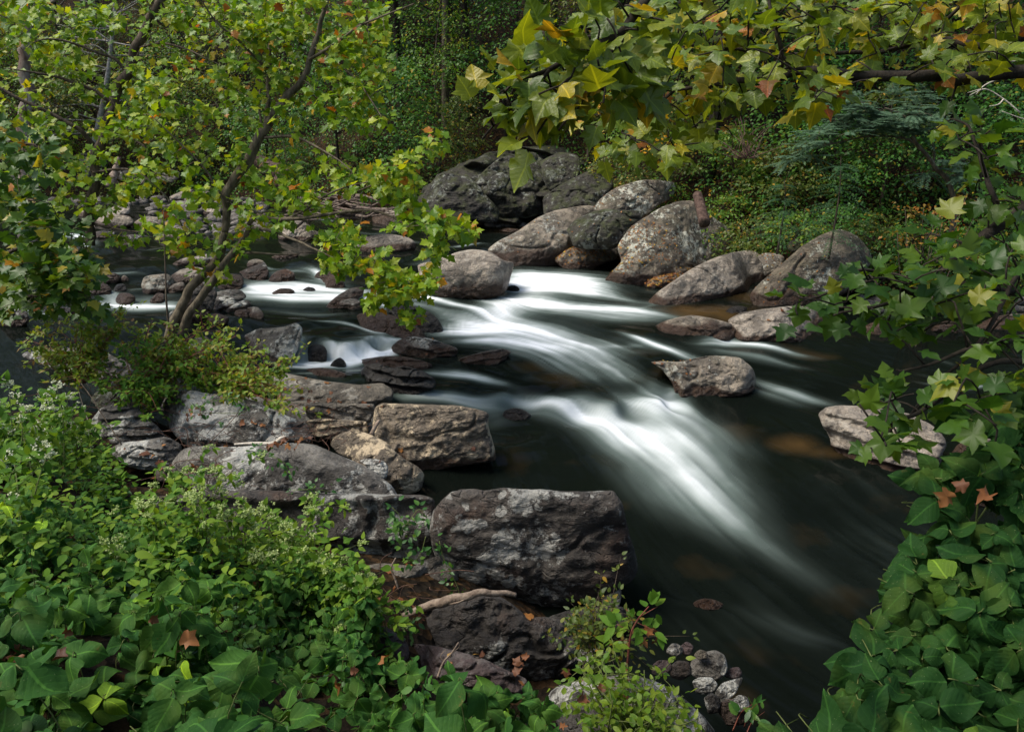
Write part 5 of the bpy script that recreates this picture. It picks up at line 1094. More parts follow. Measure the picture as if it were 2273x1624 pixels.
def build_woods():
    g1 = 'tall trees on the wooded slope'
    T = [ # px, k, height, label, trunk radius, bark
     (1000,4.0,15,'tall tree with twin pale trunks rising from the dark centre of the slope',.15,BARKG),(1052,5.5,15,'tall dark trunk just right of the twin pale trunks',.17,BARKD),
     (913,6.0,15,'tall dark trunk left of the twin pale trunks, half hidden by maple sprays',.14,BARKD),(1215,7.5,15,'tall trunk behind the overhanging sycamore leaves above the dark rock face',.14,BARK),
     (1545,3.2,14,'dark leaning trunk directly above the short log on the far bank',.16,BARKD),(720,7,16,'tall trunk above the driftwood pile, behind the bright sycamore',.16,BARKD),
     (540,9,16,'grey trunk deep behind the twin stemmed sycamore',.14,BARKG),(330,8,16,'pale trunk far upstream behind the leaning dark stem',.13,BARKG),(120,9,16,'grey trunk far upstream between the left edge trees',.15,BARKG),
     (1750,5.5,15,'dark trunk behind the grey green feathery tree',.15,BARKD),(2010,7,15,'dark trunk deep in the shade behind the feathery crown',.14,BARKD),(2230,5,15,'dark trunk in the shadow at the right edge',.16,BARKD),(-150,6,16,'grey trunk beyond the left edge',.15,BARKG),(1380,6.5,15,'dark trunk behind the golden leaved tree',.14,BARKD),(830,11,17,'slim trunk high on the slope behind the maple sprays',.13,BARK),(2420,8,15,'dark trunk beyond the right edge',.15,BARKD)]
    for px, k, h, lab, tr, bk in T:
        if px < -50 or px > 2330: lab = lab
        p = hill_at(px, k)
        spray_tree('forest_tree', lab, p, h - max(0, p[2] - 2) * .3, 4.2, 5.6, 120, 26, .32, 'deep', tr, (rng.normal(0, .3), rng.normal(0, .3)), bk, group=g1, rad=1.15, flat=.22)
    # second trunk of the pale pair
    U = [ # px,k,h,r,z0,ns,per,leaf,mat,label
     (905,1.2,4.6,1.9,.8,52,75,.115,'deep','young maple with layered bright green sprays in the dark gap above the far rocks'),
     (780,1.8,5.2,1.7,1.6,46,75,.115,'deep','maple spreading fresh green sprays behind the driftwood pile'),
     (985,2.4,5.5,1.6,1.4,40,70,.115,'mid','yellow tinged sapling in front of the twin pale trunks'),
     (1050,1.6,2.9,1.0,.7,26,70,.10,'olive','yellow green bush on top of the white crusted boulder'),
     (1130,3.4,6.4,2.0,1.5,52,70,.12,'deep','dark leafy young tree behind the tall mossy rock face'),
     (1290,3.6,5.4,1.6,1.2,48,75,.105,'olive','drooping olive leaved tree above the lichened boulders'),
     (1385,2.0,4.0,1.1,1.6,30,75,.10,'mid','small green tree just under the golden leaves'),
     (1440,2.4,2.6,1.1,.7,30,70,.10,'olive','bush with yellow specked leaves above the green tinged boulder'),
     (1590,2.6,1.5,.9,.2,26,65,.10,'mid','bushy green clump around the top of the short log'),
     (1700,2.8,1.6,1.1,.3,30,65,.095,'olive','leafy bush right of the short log, dotted with yellow'),
     (1525,.7,1.2,.9,.2,18,60,.085,'mid','leafy bush draping the back edge of the huge dome boulder'),
     (1610,.5,1.0,.8,.1,16,60,.085,'olive','yellow flecked bush at the right shoulder of the huge dome boulder'),
     (1425,1.0,1.5,.9,.3,20,60,.085,'mid','small bush rising between the green tinged boulder and the dome'),
     (1330,1.4,2.0,1.0,.5,24,60,.09,'olive','bush hanging over the grey white lichened boulder'),
     (1655,1.0,.9,.8,.1,16,60,.085,'olive','low bush with yellow flecks right beside the lower end of the short log'),
     (1735,1.3,.9,.9,.1,18,60,.085,'mid','low green bush above the long pale pointed boulder'),
     (1815,1.5,1.0,.9,.1,18,60,.085,'deep','low dark bush above the crest of the slanting boulder'),
     (1905,1.3,1.0,.9,.1,18,60,.085,'olive','olive bush behind the right shoulder of the slanting boulder'),
     (1990,1.2,1.1,1.0,.1,20,60,.085,'deep','low dark bush below the orange leaved shrub'),
     (2100,1.0,1.2,1.0,.1,20,60,.085,'mid','low green bush on the right bank behind the big leaves'),
     (1560,1.7,.6,.7,.1,12,60,.08,'mid','small bush around the upper end of the short log'),
     (1640,4.6,4.5,1.7,.8,42,65,.11,'deep','dark understorey tree above the short log'),
     (1810,3.0,1.7,1.1,.3,30,65,.09,'deep','low dark green bush right of the hemlock sapling'),
     (1940,2.8,2.2,1.2,.4,34,65,.095,'deep','mid green shrub below the feathery tree'),
     (1905,2.6,3.0,.8,1.4,20,60,.10,'olive','pale yellow green sprig bush in the dark under the feathery crown'),
     (1760,3.2,3.4,1.3,.8,34,65,.11,'deep','shaded broad leaved shrub left of the feathery tree'),
     (2100,2.2,3.4,1.4,.5,40,65,.10,'deep','dense dark shrub right of the feathery tree stem'),
     (2230,3.0,4.8,1.8,.6,48,65,.11,'deep','shadowed tree filling the right edge of the slope'),
     (1480,4.5,6.5,1.8,1.4,48,70,.11,'mid','green tree behind the end of the overhanging limb'),
     (1560,7.0,7.5,2.4,1.2,56,60,.14,'deep','dark tree high on the slope behind the overhanging limb'),
     (1880,5.5,6.0,2.0,1.0,48,62,.13,'deep','dark tree above the feathery crown'),
     (2080,6.0,6.5,2.2,1.0,52,62,.13,'deep','dark tree high on the slope at the right'),
     (640,1.0,3.2,1.6,.5,40,70,.11,'deep','dark shrub behind the mossy fallen log'),
     (560,3.0,6.0,2.2,1.0,60,72,.12,'olive','olive tree on the bank behind the twin stemmed sycamore'),
     (440,1.6,5.4,2.3,.6,64,75,.12,'mid','broad green bank tree behind the leaning dark stem'),
     (300,2.2,5.6,2.4,.5,66,75,.12,'olive','broad olive bank tree behind the dead grey branches'),
     (180,1.8,5.0,2.2,.5,60,75,.12,'mid','green bank tree far upstream left of the leaning stem'),
     (60,2.6,6.0,2.4,.6,64,75,.12,'olive','olive bank tree at the far left edge upstream'),
     (-60,1.6,5.2,2.2,.5,50,70,.12,'mid','green bank tree at the very left margin'),
     (690,5.0,7.5,2.2,1.2,56,68,.13,'mid','green tree high on the slope behind the bright sycamore crown'),
     (480,7.0,8.5,2.6,1.2,64,66,.15,'olive','tall olive tree high behind the leaning stem'),
     (240,7.0,8.0,2.6,1.0,60,66,.15,'mid','tall green tree high behind the dead grey branches'),
     (30,7.5,8.0,2.6,1.0,58,66,.15,'mid','tall green tree high at the upper left corner'),
     (860,5.0,6.5,1.9,1.6,42,66,.13,'deep','dark green tree behind the maple sprays'),
     (1010,8.0,7.5,2.3,1.6,50,62,.14,'deep','dark tree high on the slope behind the twin pale trunks'),
     (1180,8.5,8.0,2.4,1.4,50,62,.14,'mid','tree high on the slope above the dark rock face'),
     (1350,9.0,8.0,2.4,1.4,50,62,.14,'deep','dark tree high on the slope behind the golden leaves'),
     (1700,9.0,8.0,2.5,1.4,50,60,.15,'deep','dark tree on the upper slope behind the overhanging limb'),
     (2240,8.0,8.0,2.6,1.0,52,60,.15,'deep','dark tree on the upper slope at the right corner')]
    for px, k, h, r_, z0, ns, per, ls_, m, lab in U:
        p = hill_at(px, k)
        nm = 'shrub' if h < 3.2 else 'understorey_tree'
        spray_tree(nm, lab, p, h, r_, z0, int(ns * 1.15), per, ls_ * .92, m, .02 + .008 * h, (rng.normal(0, .2), -.25), BARKD if m == 'deep' else BARK, cat='shrub' if h < 3.2 else 'tree', group='shrubs of the far bank' if h < 3.2 else 'understorey trees of the far slope', rad=.30 + .075 * h, rb=(0, .95))
    # golden leaved tree: a few bright sprays
    p = hill_at(1375, 1.3)
    t = thing('golden_tree', 'slim tree with a bright golden yellow spray of small leaves above the far boulders', 'tree', p)
    tb = MB(); q = spline(np.vstack([p, p + [.1, .1, 1.2], D(1375, 250, 19.5), D(1365, 180, 19.6)]), 6); tb.tube(q, np.linspace(.04, .012, len(q)), 6)
    C1 = blob_anchors('', [(1375,230,34,22,9,19.3),(1600,0,1,1,0,19)] [:1] + [(1455,318,14,16,3,19.1),(1480,335,12,14,3,19.1)], .2)
    for c in C1: tb.tube(spline(np.vstack([q[10], (q[10] + c) / 2 + [0, 0, .2], c]), 4), np.linspace(.012, .004, 9), 4)
    part('trunk', tb.mesh('trunk', BARK), t)
    lm = MB(); sprays(lm, C1, np.full(len(C1), .30), 46, .095, rng.normal(0, .3, (len(C1), 2)), (0, .8), DIA, .3); part('leaves', lm.mesh('leaves', LEAF['yellow']), t)
    # rust and orange shrubs at the right
    for px, py, dd, n, lab in [(2075,480,13.4,7,'orange leaved shrub behind the right hand limb'),(2050,530,13.0,7,'low rusty yellow shrub above the slanting boulder')]:
        c = D(px, py, dd); p = c.copy(); p[2] = theight(c[None])[0]
        if p[2] > c[2] - .2: p[2] = c[2] - .5
        t = thing('shrub', lab, 'shrub', p, 'autumn coloured shrubs')
        tb = MB(); C1 = c + rng.normal(0, 1, (n, 3)) * [.42, .25, .16]
        for cc in C1: tb.tube(spline(np.vstack([p, (p + cc) / 2 + [0, 0, .1], cc]), 4), np.linspace(.016, .004, 9), 4)
        part('stem', tb.mesh('stem', BARK), t); lm = MB(); sprays(lm, C1, np.full(n, .24), 22, .07, rng.normal(0, .2, (n, 2)), (0, 1), DIA, .12); part('leaves', lm.mesh('leaves', LEAF['rust']), t)
    # grey green feathery tree (pinnate fronds)
    b = D(2118, 430, 15.2); b[2] = theight(b[None])[0]
    t = thing('feathery_tree', 'small leaning tree with flat grey green feathery fronds and bare pale stem', 'tree', b)
    sk = Skeleton(); tb = MB()
    for pts, r_ in [([(1890,1180),(1880,1100),(1850,1000),(1790,940),(1740,870),(1670,790),(1650,720),(1600,640),(1500,600)],(.05,.045,.035,.028,.014)),([(1770,910),(1770,820),(1740,740)],(.025,.02,.01)),([(1660,790),(1600,765),(1490,755),(1380,760),(1250,790),(1160,808)],(.026,.02,.013,.007)),([(1650,720),(1560,660),(1450,600),(1380,570)],(.02,.014,.007)),([(1740,740),(1800,690),(1850,640)],(.014,.01,.006))]:
        q = trace('C', pts, (15.2, 14.8), 6); rr = np.interp(np.linspace(0, 1, len(q)), np.linspace(0, 1, len(r_)), r_); sk.add(q, rr); tb.tube(q, rr, 6)
    q0 = np.vstack([b, trace('C', [(1890,1180),(1880,1100)], 15.2)[0]]); tb.tube(spline(q0, 4), .05, 6)
    A1 = blob_anchors('C', [(1550,580,260,80,46,14.9),(1700,680,170,70,26,14.9),(1420,690,170,50,18,14.9),(1200,740,130,60,14,14.8),(1110,820,80,50,9,14.7),(1830,960,120,80,12,15.0),(960,890,30,20,2,14.7),(1330,640,100,40,8,14.8),(1300,560,70,40,6,14.8)], .35)
    tw = sk.grow(A1, tb, sag=.1); part('trunk', tb.mesh('trunk', BARKG), t)
    lm = MB(); P = []; TP = []; NR = []
    for q in tw:
        d0 = unit(q[-1] - q[0]); d0[2] *= .3
        for f in range(4):
            dr = unit(d0 + rng.normal(0, .5, 3) * [1, 1, .25]); L = rng.uniform(.3, .5); st = q[-1]; side = unit(np.cross(dr, [0, 0, 1]))
            for s_ in np.linspace(.1, 1, 11):
                c = st + dr * L * s_ + [0, 0, -.12 * L * s_ * s_]
                for sg in (-1, 1): P.append(c); TP.append(unit(side * sg + dr * .45 + [0, 0, -.15])); NR.append([rng.normal(0, .15), -.3, 1])
    leaves(lm, DIA, np.array(P), np.array(TP), np.array(NR), .105, rng.uniform(0, 1, len(P)), .1, .1, .55); part('leaves', lm.mesh('leaves', LEAF['mimosa']), t)
    # hemlock saplings: drooping needle sprays
    for px, py, dd, s_, lab in [(1855,445,14.2,1.0,'soft blue green hemlock sapling on the slope below the feathery tree'),(1735,465,14.6,.7,'smaller hemlock sapling beside the leafy bush')]:
        c = D(px, py, dd); b = c.copy(); b[2] = c[2] - .75 * s_
        t = thing('hemlock_sapling', lab, 'sapling', b, 'hemlock saplings'); tb = MB(); tb.tube(spline(np.vstack([b + [0, 0, -.3], c + [.05, 0, .1], c + [0, 0, .75 * s_]]), 5), np.linspace(.022, .005, 11), 6); part('stem', tb.mesh('stem', BARK), t)
        P = []; TP = []; NR = []
        for _ in range(int(80 * s_)):
            th = rng.uniform(0, 2 * math.pi); z = rng.uniform(0, 1.4) * s_; L = (.25 + .55 * (1.45 - z / s_) / 1.4) * s_; dr = np.array([math.cos(th), math.sin(th), .15]); sd = np.array([-math.sin(th), math.cos(th), 0])
            for v in np.linspace(.15, 1, 9):
                q = b + [0, 0, z] + dr * L * v + [0, 0, -.35 * L * v * v]
                for sg in (-1, 1): P.append(q); TP.append(unit(sd * sg + dr * .7 + [0, 0, -.3])); NR.append([0, -.2, 1])
        lm = MB(); leaves(lm, DIA, np.array(P), np.array(TP), np.array(NR), .085, rng.uniform(0, 1, len(P)), .2, .1, .4); part('leaves', lm.mesh('leaves', LEAF['hem']), t)
    # dead grey branches, upper left
    b = hill_at(255, 1.2); t = thing('dead_tree', 'dead tree with many bare silvery branches at the upper left', 'tree', b)
    tb = MB(); top = D(262, -60, 27); q = spline(np.vstack([b, (b + top) / 2 + [.2, 0, 0], top]), 8); tb.tube(q, np.linspace(.13, .04, len(q)), 7)
    for _ in range(42):
        k = rng.integers(4, len(q)); L = rng.uniform(.8, 2.2); s_ = -1 if rng.uniform() < .6 else 1
        e = q[k] + np.array([s_ * L, rng.normal(-.3, .5), rng.uniform(-.15, .55) * L]); m = (q[k] + e) / 2 + rng.normal(0, .1, 3); br = spline(np.vstack([q[k], m, e]), 5); tb.tube(br, np.linspace(.028, .006, len(br)), 4)
        for _ in range(5):
            j = rng.integers(3, len(br)); e2 = br[j] + np.array([s_ * rng.uniform(.1, .6), rng.normal(0, .2), rng.normal(.05, .25)]); tb.tube(np.vstack([br[j], (br[j] + e2) / 2 + rng.normal(0, .03, 3), e2]), np.array([.01, .007, .004]), 4)
    part('trunk', tb.mesh('trunk', DEADW), t)
    # bare pale branches at the right edge
    t = thing('dead_branch', 'bare white branching twigs in the dark at the right edge', 'branch', D(2330, 330, 11.5))
    tb = MB()
    for pts in [[(2420,560),(2273,450),(2180,422),(2080,428)],[(2180,422),(2060,470),(2005,525)],[(2250,625),(2160,550),(2060,495),(1960,515)],[(2420,680),(2273,660),(2150,618)],[(2420,400),(2273,345),(2180,340)],[(2060,495),(2030,500),(1970,530)],[(2160,550),(2130,580),(2080,590)]]:
        q = trace('C', pts, 11.5, 5); tb.tube(q, np.linspace(.013, .004, len(q)), 5)
    part('twigs', tb.mesh('twigs', DRIFTP), t)
    # undergrowth too mixed to count
    lm = MB(); n = 1500
    px = rng.uniform(-500, 2800, n); k = rng.uniform(0, 1, n) ** 1.3 * 13 + .3; k = np.where((px > 1060) & (px < 1960), k + 1.6, k); P = np.array([hill_at(a, b_) for a, b_ in zip(px, k)])
    keep = fbm(P * .55, 3, 91) > -.22; P = P[keep]; P[:, 2] += rng.uniform(.1, .75, len(P))
    low_ = np.array([hill_at(a, b_) for a, b_ in zip(rng.uniform(1600, 2250, 190), rng.uniform(.7, 3.2, 190))]); low_[:, 2] += rng.uniform(.0, .22, 190); lo2 = np.array([hill_at(a, b_) for a, b_ in zip(rng.uniform(430, 1000, 170), rng.uniform(.4, 5, 170))]); lo2[:, 2] += rng.uniform(.0, .35, 170); P = np.vstack([P, low_, lo2])
    m = rng.uniform(size=len(P)) < .6
    for sel, mt in ((m, 'deep'), (~m, 'olive')):
        lm = MB(); C = P[sel]; sprays(lm, C, rng.uniform(.3, .65, len(C)), 52, .10, rng.normal(0, .25, (len(C), 2)) + [0, -.2], (0, .95), DIA, .35)
        o = part('undergrowth', lm.mesh('undergrowth', LEAF[mt])); tag(o, 'dark leafy undergrowth covering the wooded slope' if mt == 'deep' else 'olive green undergrowth mixed through the wooded slope', 'undergrowth', kind='stuff')
    # far-off wood closing the slope behind
    lm = MB(); n = 620; px = rng.uniform(-700, 3000, n); k = rng.uniform(13, 32, n); C = np.array([hill_at(a, b_) for a, b_ in zip(px, k)]); C[:, 2] += rng.uniform(.5, 9, n)
    sprays(lm, C, rng.uniform(.9, 1.8, n), 62, .30, rng.normal(0, .25, (n, 2)) + [0, -.15], (0, .95), DIA, .3)
    o = part('distant_wood', lm.mesh('distant_wood', LEAF['mid'])); tag(o, 'far off green wood closing the top of the slope', 'wood', kind='stuff')
# ------------------------------------------------------------------ near plants
_nx = np.array([(x, y) for x, y, d in NB], float); _nd = np.array([d for x, y, d in NB])
def bankdepth(x, y):
    return np.exp(idw(_nx / 300, np.log(_nd), np.c_[x, y] / 300, 3))
def inpoly(P, poly):
    poly = np.array(poly, float); x, y = P[:, 0], P[:, 1]; c = np.zeros(len(P), bool); j = len(poly) - 1
    for i in range(len(poly)):
        a, b = poly[i], poly[j]
        m = ((a[1] > y) != (b[1] > y)) & (x < (b[0] - a[0]) * (y - a[1]) / (b[1] - a[1] + 1e-12) + a[0]); c ^= m; j = i
    return c
def patch(poly, n, dep):
    """n points spread evenly over the ground under a picture patch"""
    poly = np.array(poly, float); lo, hi = poly.min(0), poly.max(0); out = []; k = 0
    while k < n:
        P = rng.uniform(lo, hi, (4000, 2)); P = P[inpoly(P, poly)]; d = dep(P[:, 0], P[:, 1])
        w = d ** 2; P = P[rng.uniform(size=len(P)) < w / w.max()]; out.append(P); k += len(P)
    return np.vstack(out)[:n]
def trifoliate(lm, sm, C, up, size, rnd, stem_to=None, tpls=(KUD_OVAL, KUD_LOBE), stemr=.0022):
    """C: centre where the three leaflets meet; up: leaf facing"""
    n = len(C); h = unit(np.cross(up, rand_dir(n))); s = unit(np.cross(up, h))
    for k, a in enumerate((0, 1.95, -1.95)):
        a = a + rng.normal(0, .16, n); tip = unit(h * np.cos(a)[:, None] + s * np.sin(a)[:, None] - up * rng.uniform(.05, .45, n)[:, None] + np.array([0, 0, -.12]))
        off = .18 if k == 0 else .03
        which = rng.uniform(size=n) < .55
        sz = size * rng.uniform(.85, 1.15, n) * (1.0 if k == 0 else .92)
        nr = unit(up + rng.normal(0, .22, (n, 3)))
        for sel, tp in ((which, tpls[0]), (~which, tpls[1])):
            if sel.any(): leaves(lm, tp, C[sel] + tip[sel] * (sz[sel] * off)[:, None], tip[sel], nr[sel], sz[sel], np.clip(rnd[sel] + rng.normal(0, .03, sel.sum()), 0, 1), .4, .3, rng.uniform(.7, 1.0, sel.sum()), curl=.4)
    if sm is not None:
        for i in range(n):
            b = stem_to[i]; m = (C[i] + b) / 2 + rng.normal(0, .02, 3)
            sm.tube(spline(np.vstack([b, m, C[i], C[i] + h[i] * size[i] * .18]), 3), stemr, 4)

def build_kudzu():
    poly = [(-500,1010),(60,1080),(180,1120),(330,1150),(470,1230),(640,1250),(790,1270),(830,1330),(800,1380),(880,1430),(960,1500),(1060,1510),(1160,1530),(1240,1600),(1250,1660),(1300,1750),(-500,1750)]
    P = patch(poly, 1150, bankdepth)
    d = bankdepth(P[:, 0], P[:, 1]); C = D(P[:, 0], P[:, 1], d); C[:, 2] += rng.normal(-.04, .085, len(C))
    C = C[np.linalg.norm(C - CAM, axis=1) > 1.75]
    n = len(C); up = unit(np.array([.10, -.34, 1]) + rng.normal(0, .42, (n, 3)))
    size = rng.uniform(.075, .16, n) * (1 - .35 * sstep(3.2, 5.0, np.linalg.norm(C - CAM, axis=1))); rnd = np.where(rng.uniform(size=n) < .04, rng.uniform(.93, 1, n), rng.uniform(0, .82, n))
    bottom = C.copy(); bottom[:, 2] = theight(C) - .02; bottom[:, :2] += rng.normal(0, .07, (n, 2))
    lm = MB(); sm = MB(); trifoliate(lm, sm, C, up, size, rnd, bottom)
    o = part('kudzu_leaves', lm.mesh('kudzu_leaves', LEAF['kudzu'])); tag(o, 'broad three part kudzu leaves blanketing the near left bank', 'kudzu', kind='stuff')
    o = part('kudzu_stems', sm.mesh('kudzu_stems', STEM)); tag(o, 'thin green stems under the kudzu on the near left bank', 'kudzu stems', kind='stuff')
    # standing growth mixed with weeds
    lm = MB(); n = 5200
    poly = [(-300,905),(0,900),(120,880),(200,930),(260,1000),(300,1080),(380,1120),(480,1160),(650,1160),(760,1200),(830,1300),(780,1360),(600,1340),(300,1330),(-300,1300)]
    P = patch(poly, n, bankdepth); C = D(P[:, 0], P[:, 1], bankdepth(P[:, 0], P[:, 1])); C[:, 2] += rng.normal(-.05, .10, n)
    tip = unit(rng.normal(size=(n, 3)) * [1, 1, .35] + [0, -.2, 0]); leaves(lm, OVAL, C, tip, unit(rng.normal(0, .4, (n, 3)) + [0, -.25, 1]), rng.uniform(.035, .085, n), rng.uniform(0, 1, n), .4, .3)
    o = part('weeds', lm.mesh('weeds', LEAF['weed'])); tag(o, 'tangle of small leaved green weeds between the rocks and the kudzu', 'weeds', kind='stuff')
    # grasses and low ground cover filling the gaps beneath
    lm = MB(); n = 9000
    poly = [(-400,900),(200,950),(300,1100),(600,1200),(830,1330),(900,1450),(1250,1560),(1400,1750),(-400,1750)]
    P = patch(poly, n, bankdepth); C = D(P[:, 0], P[:, 1], bankdepth(P[:, 0], P[:, 1])); C[:, 2] -= rng.uniform(.06, .26, n)
    tip = unit(rng.normal(size=(n, 3)) * [1, 1, .5] + [0, 0, .2]); leaves(lm, OVAL, C, tip, unit(rng.normal(0, .5, (n, 3)) + [0, -.2, 1]), rng.uniform(.03, .08, n), rng.uniform(0, .8, n), .4, .3)
    o = part('ground_cover', lm.mesh('ground_cover', LEAF['deep'])); tag(o, 'low dark ground cover beneath the kudzu', 'ground cover', kind='stuff')
    # right hand kudzu: drapes over a bush
    b = np.array([1.72, 2.35, 0]); b[2] = theight(b[None])[0]
    t = thing('kudzu_vine', 'tall shaded green kudzu vine climbing a bush at the right edge', 'vine', b)
    poly = [(2150,905),(2480,860),(2480,1760),(1690,1760),(1760,1620),(1830,1560),(1905,1480),(1900,1400),(1960,1370),(1985,1290),(2000,1210),(2070,1150),(2040,1075),(2100,1010)]
    dep = lambda x, y: np.interp(y, [880,1000,1200,1400,1600,1750], [2.9,2.75,2.5,2.25,1.95,1.8])
    P = patch(poly, 255, dep); C = D(P[:, 0], P[:, 1], dep(P[:, 0], P[:, 1]) + np.abs(rng.normal(0, .22, len(P))))
    n = len(C); up = unit(np.array([-.30, -.60, .75]) + rng.normal(0, .27, (n, 3))); size = rng.uniform(.065, .135, n)
    lm = MB(); sm = MB(); back = C + np.array([.12, .25, -.15]) + rng.normal(0, .05, (n, 3)); trifoliate(lm, sm, C, up, size, np.where(rng.uniform(size=n) < .03, .93, rng.uniform(0, .6, n)), back, stemr=.002)
    for _ in range(26):
        e = C[rng.integers(n)] + [.12, .22, -.1]
        if e[0] < b[0] - .5: continue
        m = (b + e) / 2 + rng.normal(0, .15, 3); sm.tube(spline(np.vstack([b + rng.normal(0, .25, 3) * [1, 1, 0], m, e]), 6), np.linspace(.009, .003, 13), 5)
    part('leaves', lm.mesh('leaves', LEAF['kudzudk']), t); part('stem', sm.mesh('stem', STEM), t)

def leafy_plant(name, label, cat, base, tips, mat, per, size, stem=STEM, group=None, tpl=OVAL, r0=.006, rb=(0, 1), face=(0, -.4, .8), spread=.8, last=.8, twigs=0, pet=.02, droop=.1, curl=.08):
    t = thing(name, label, cat, base, group); sm = MB(); tw = []
    base = np.array(base)
    for e in tips:
        s = base + rng.normal(0, .03, 3) * [1, 1, 0]; m = s * .5 + e * .5 + rng.normal(0, .06, 3) * np.linalg.norm(e - s) + [0, 0, .12 * np.linalg.norm(e[:2] - s[:2])]
        q = spline(np.vstack([s, m, e]), 8); sm.tube(q, np.linspace(r0, r0 * .35, len(q)), 5); tw.append(q)
        for _ in range(twigs):
            k = rng.integers(len(q) // 3, len(q)); e2 = q[k] + rng.normal(0, 1, 3) * [.12, .09, .07] * 1.2; q2 = spline(np.vstack([q[k], (q[k] + e2) / 2 + [0, 0, .02], e2]), 4); sm.tube(q2, np.linspace(r0 * .4, r0 * .25, len(q2)), 4); tw.append(q2)
    part('stem', sm.mesh('stem', stem), t)
    lm = MB(); twig_leaves(lm, tpl, tw, per, size, face=face, droop=droop, pet=pet, rb=rb, last=last, spread=spread, curl=curl); part('leaves', lm.mesh('leaves', LEAF[mat]), t)
    return t, tw
def flower_heads(t, tw, mat, n, rad, size, name='flower_head'):
    for q in tw:
        lm = MB(); P = []; 
        for _ in range(n):
            c = q[-1] + rng.normal(0, 1, 3) * [rad, rad, rad * .45]
            for _ in range(7): P.append(c + rng.normal(0, 1, 3) * rad * .16)
        P = np.array(P); k = len(P); leaves(lm, DIA, P, rand_dir(k), unit(rng.normal(0, .5, (k, 3)) + [0, -.3, 1]), size, rng.uniform(0, 1, k), .3, .3, 1.5)
        part(name, lm.mesh(name, LEAF[mat]), t)

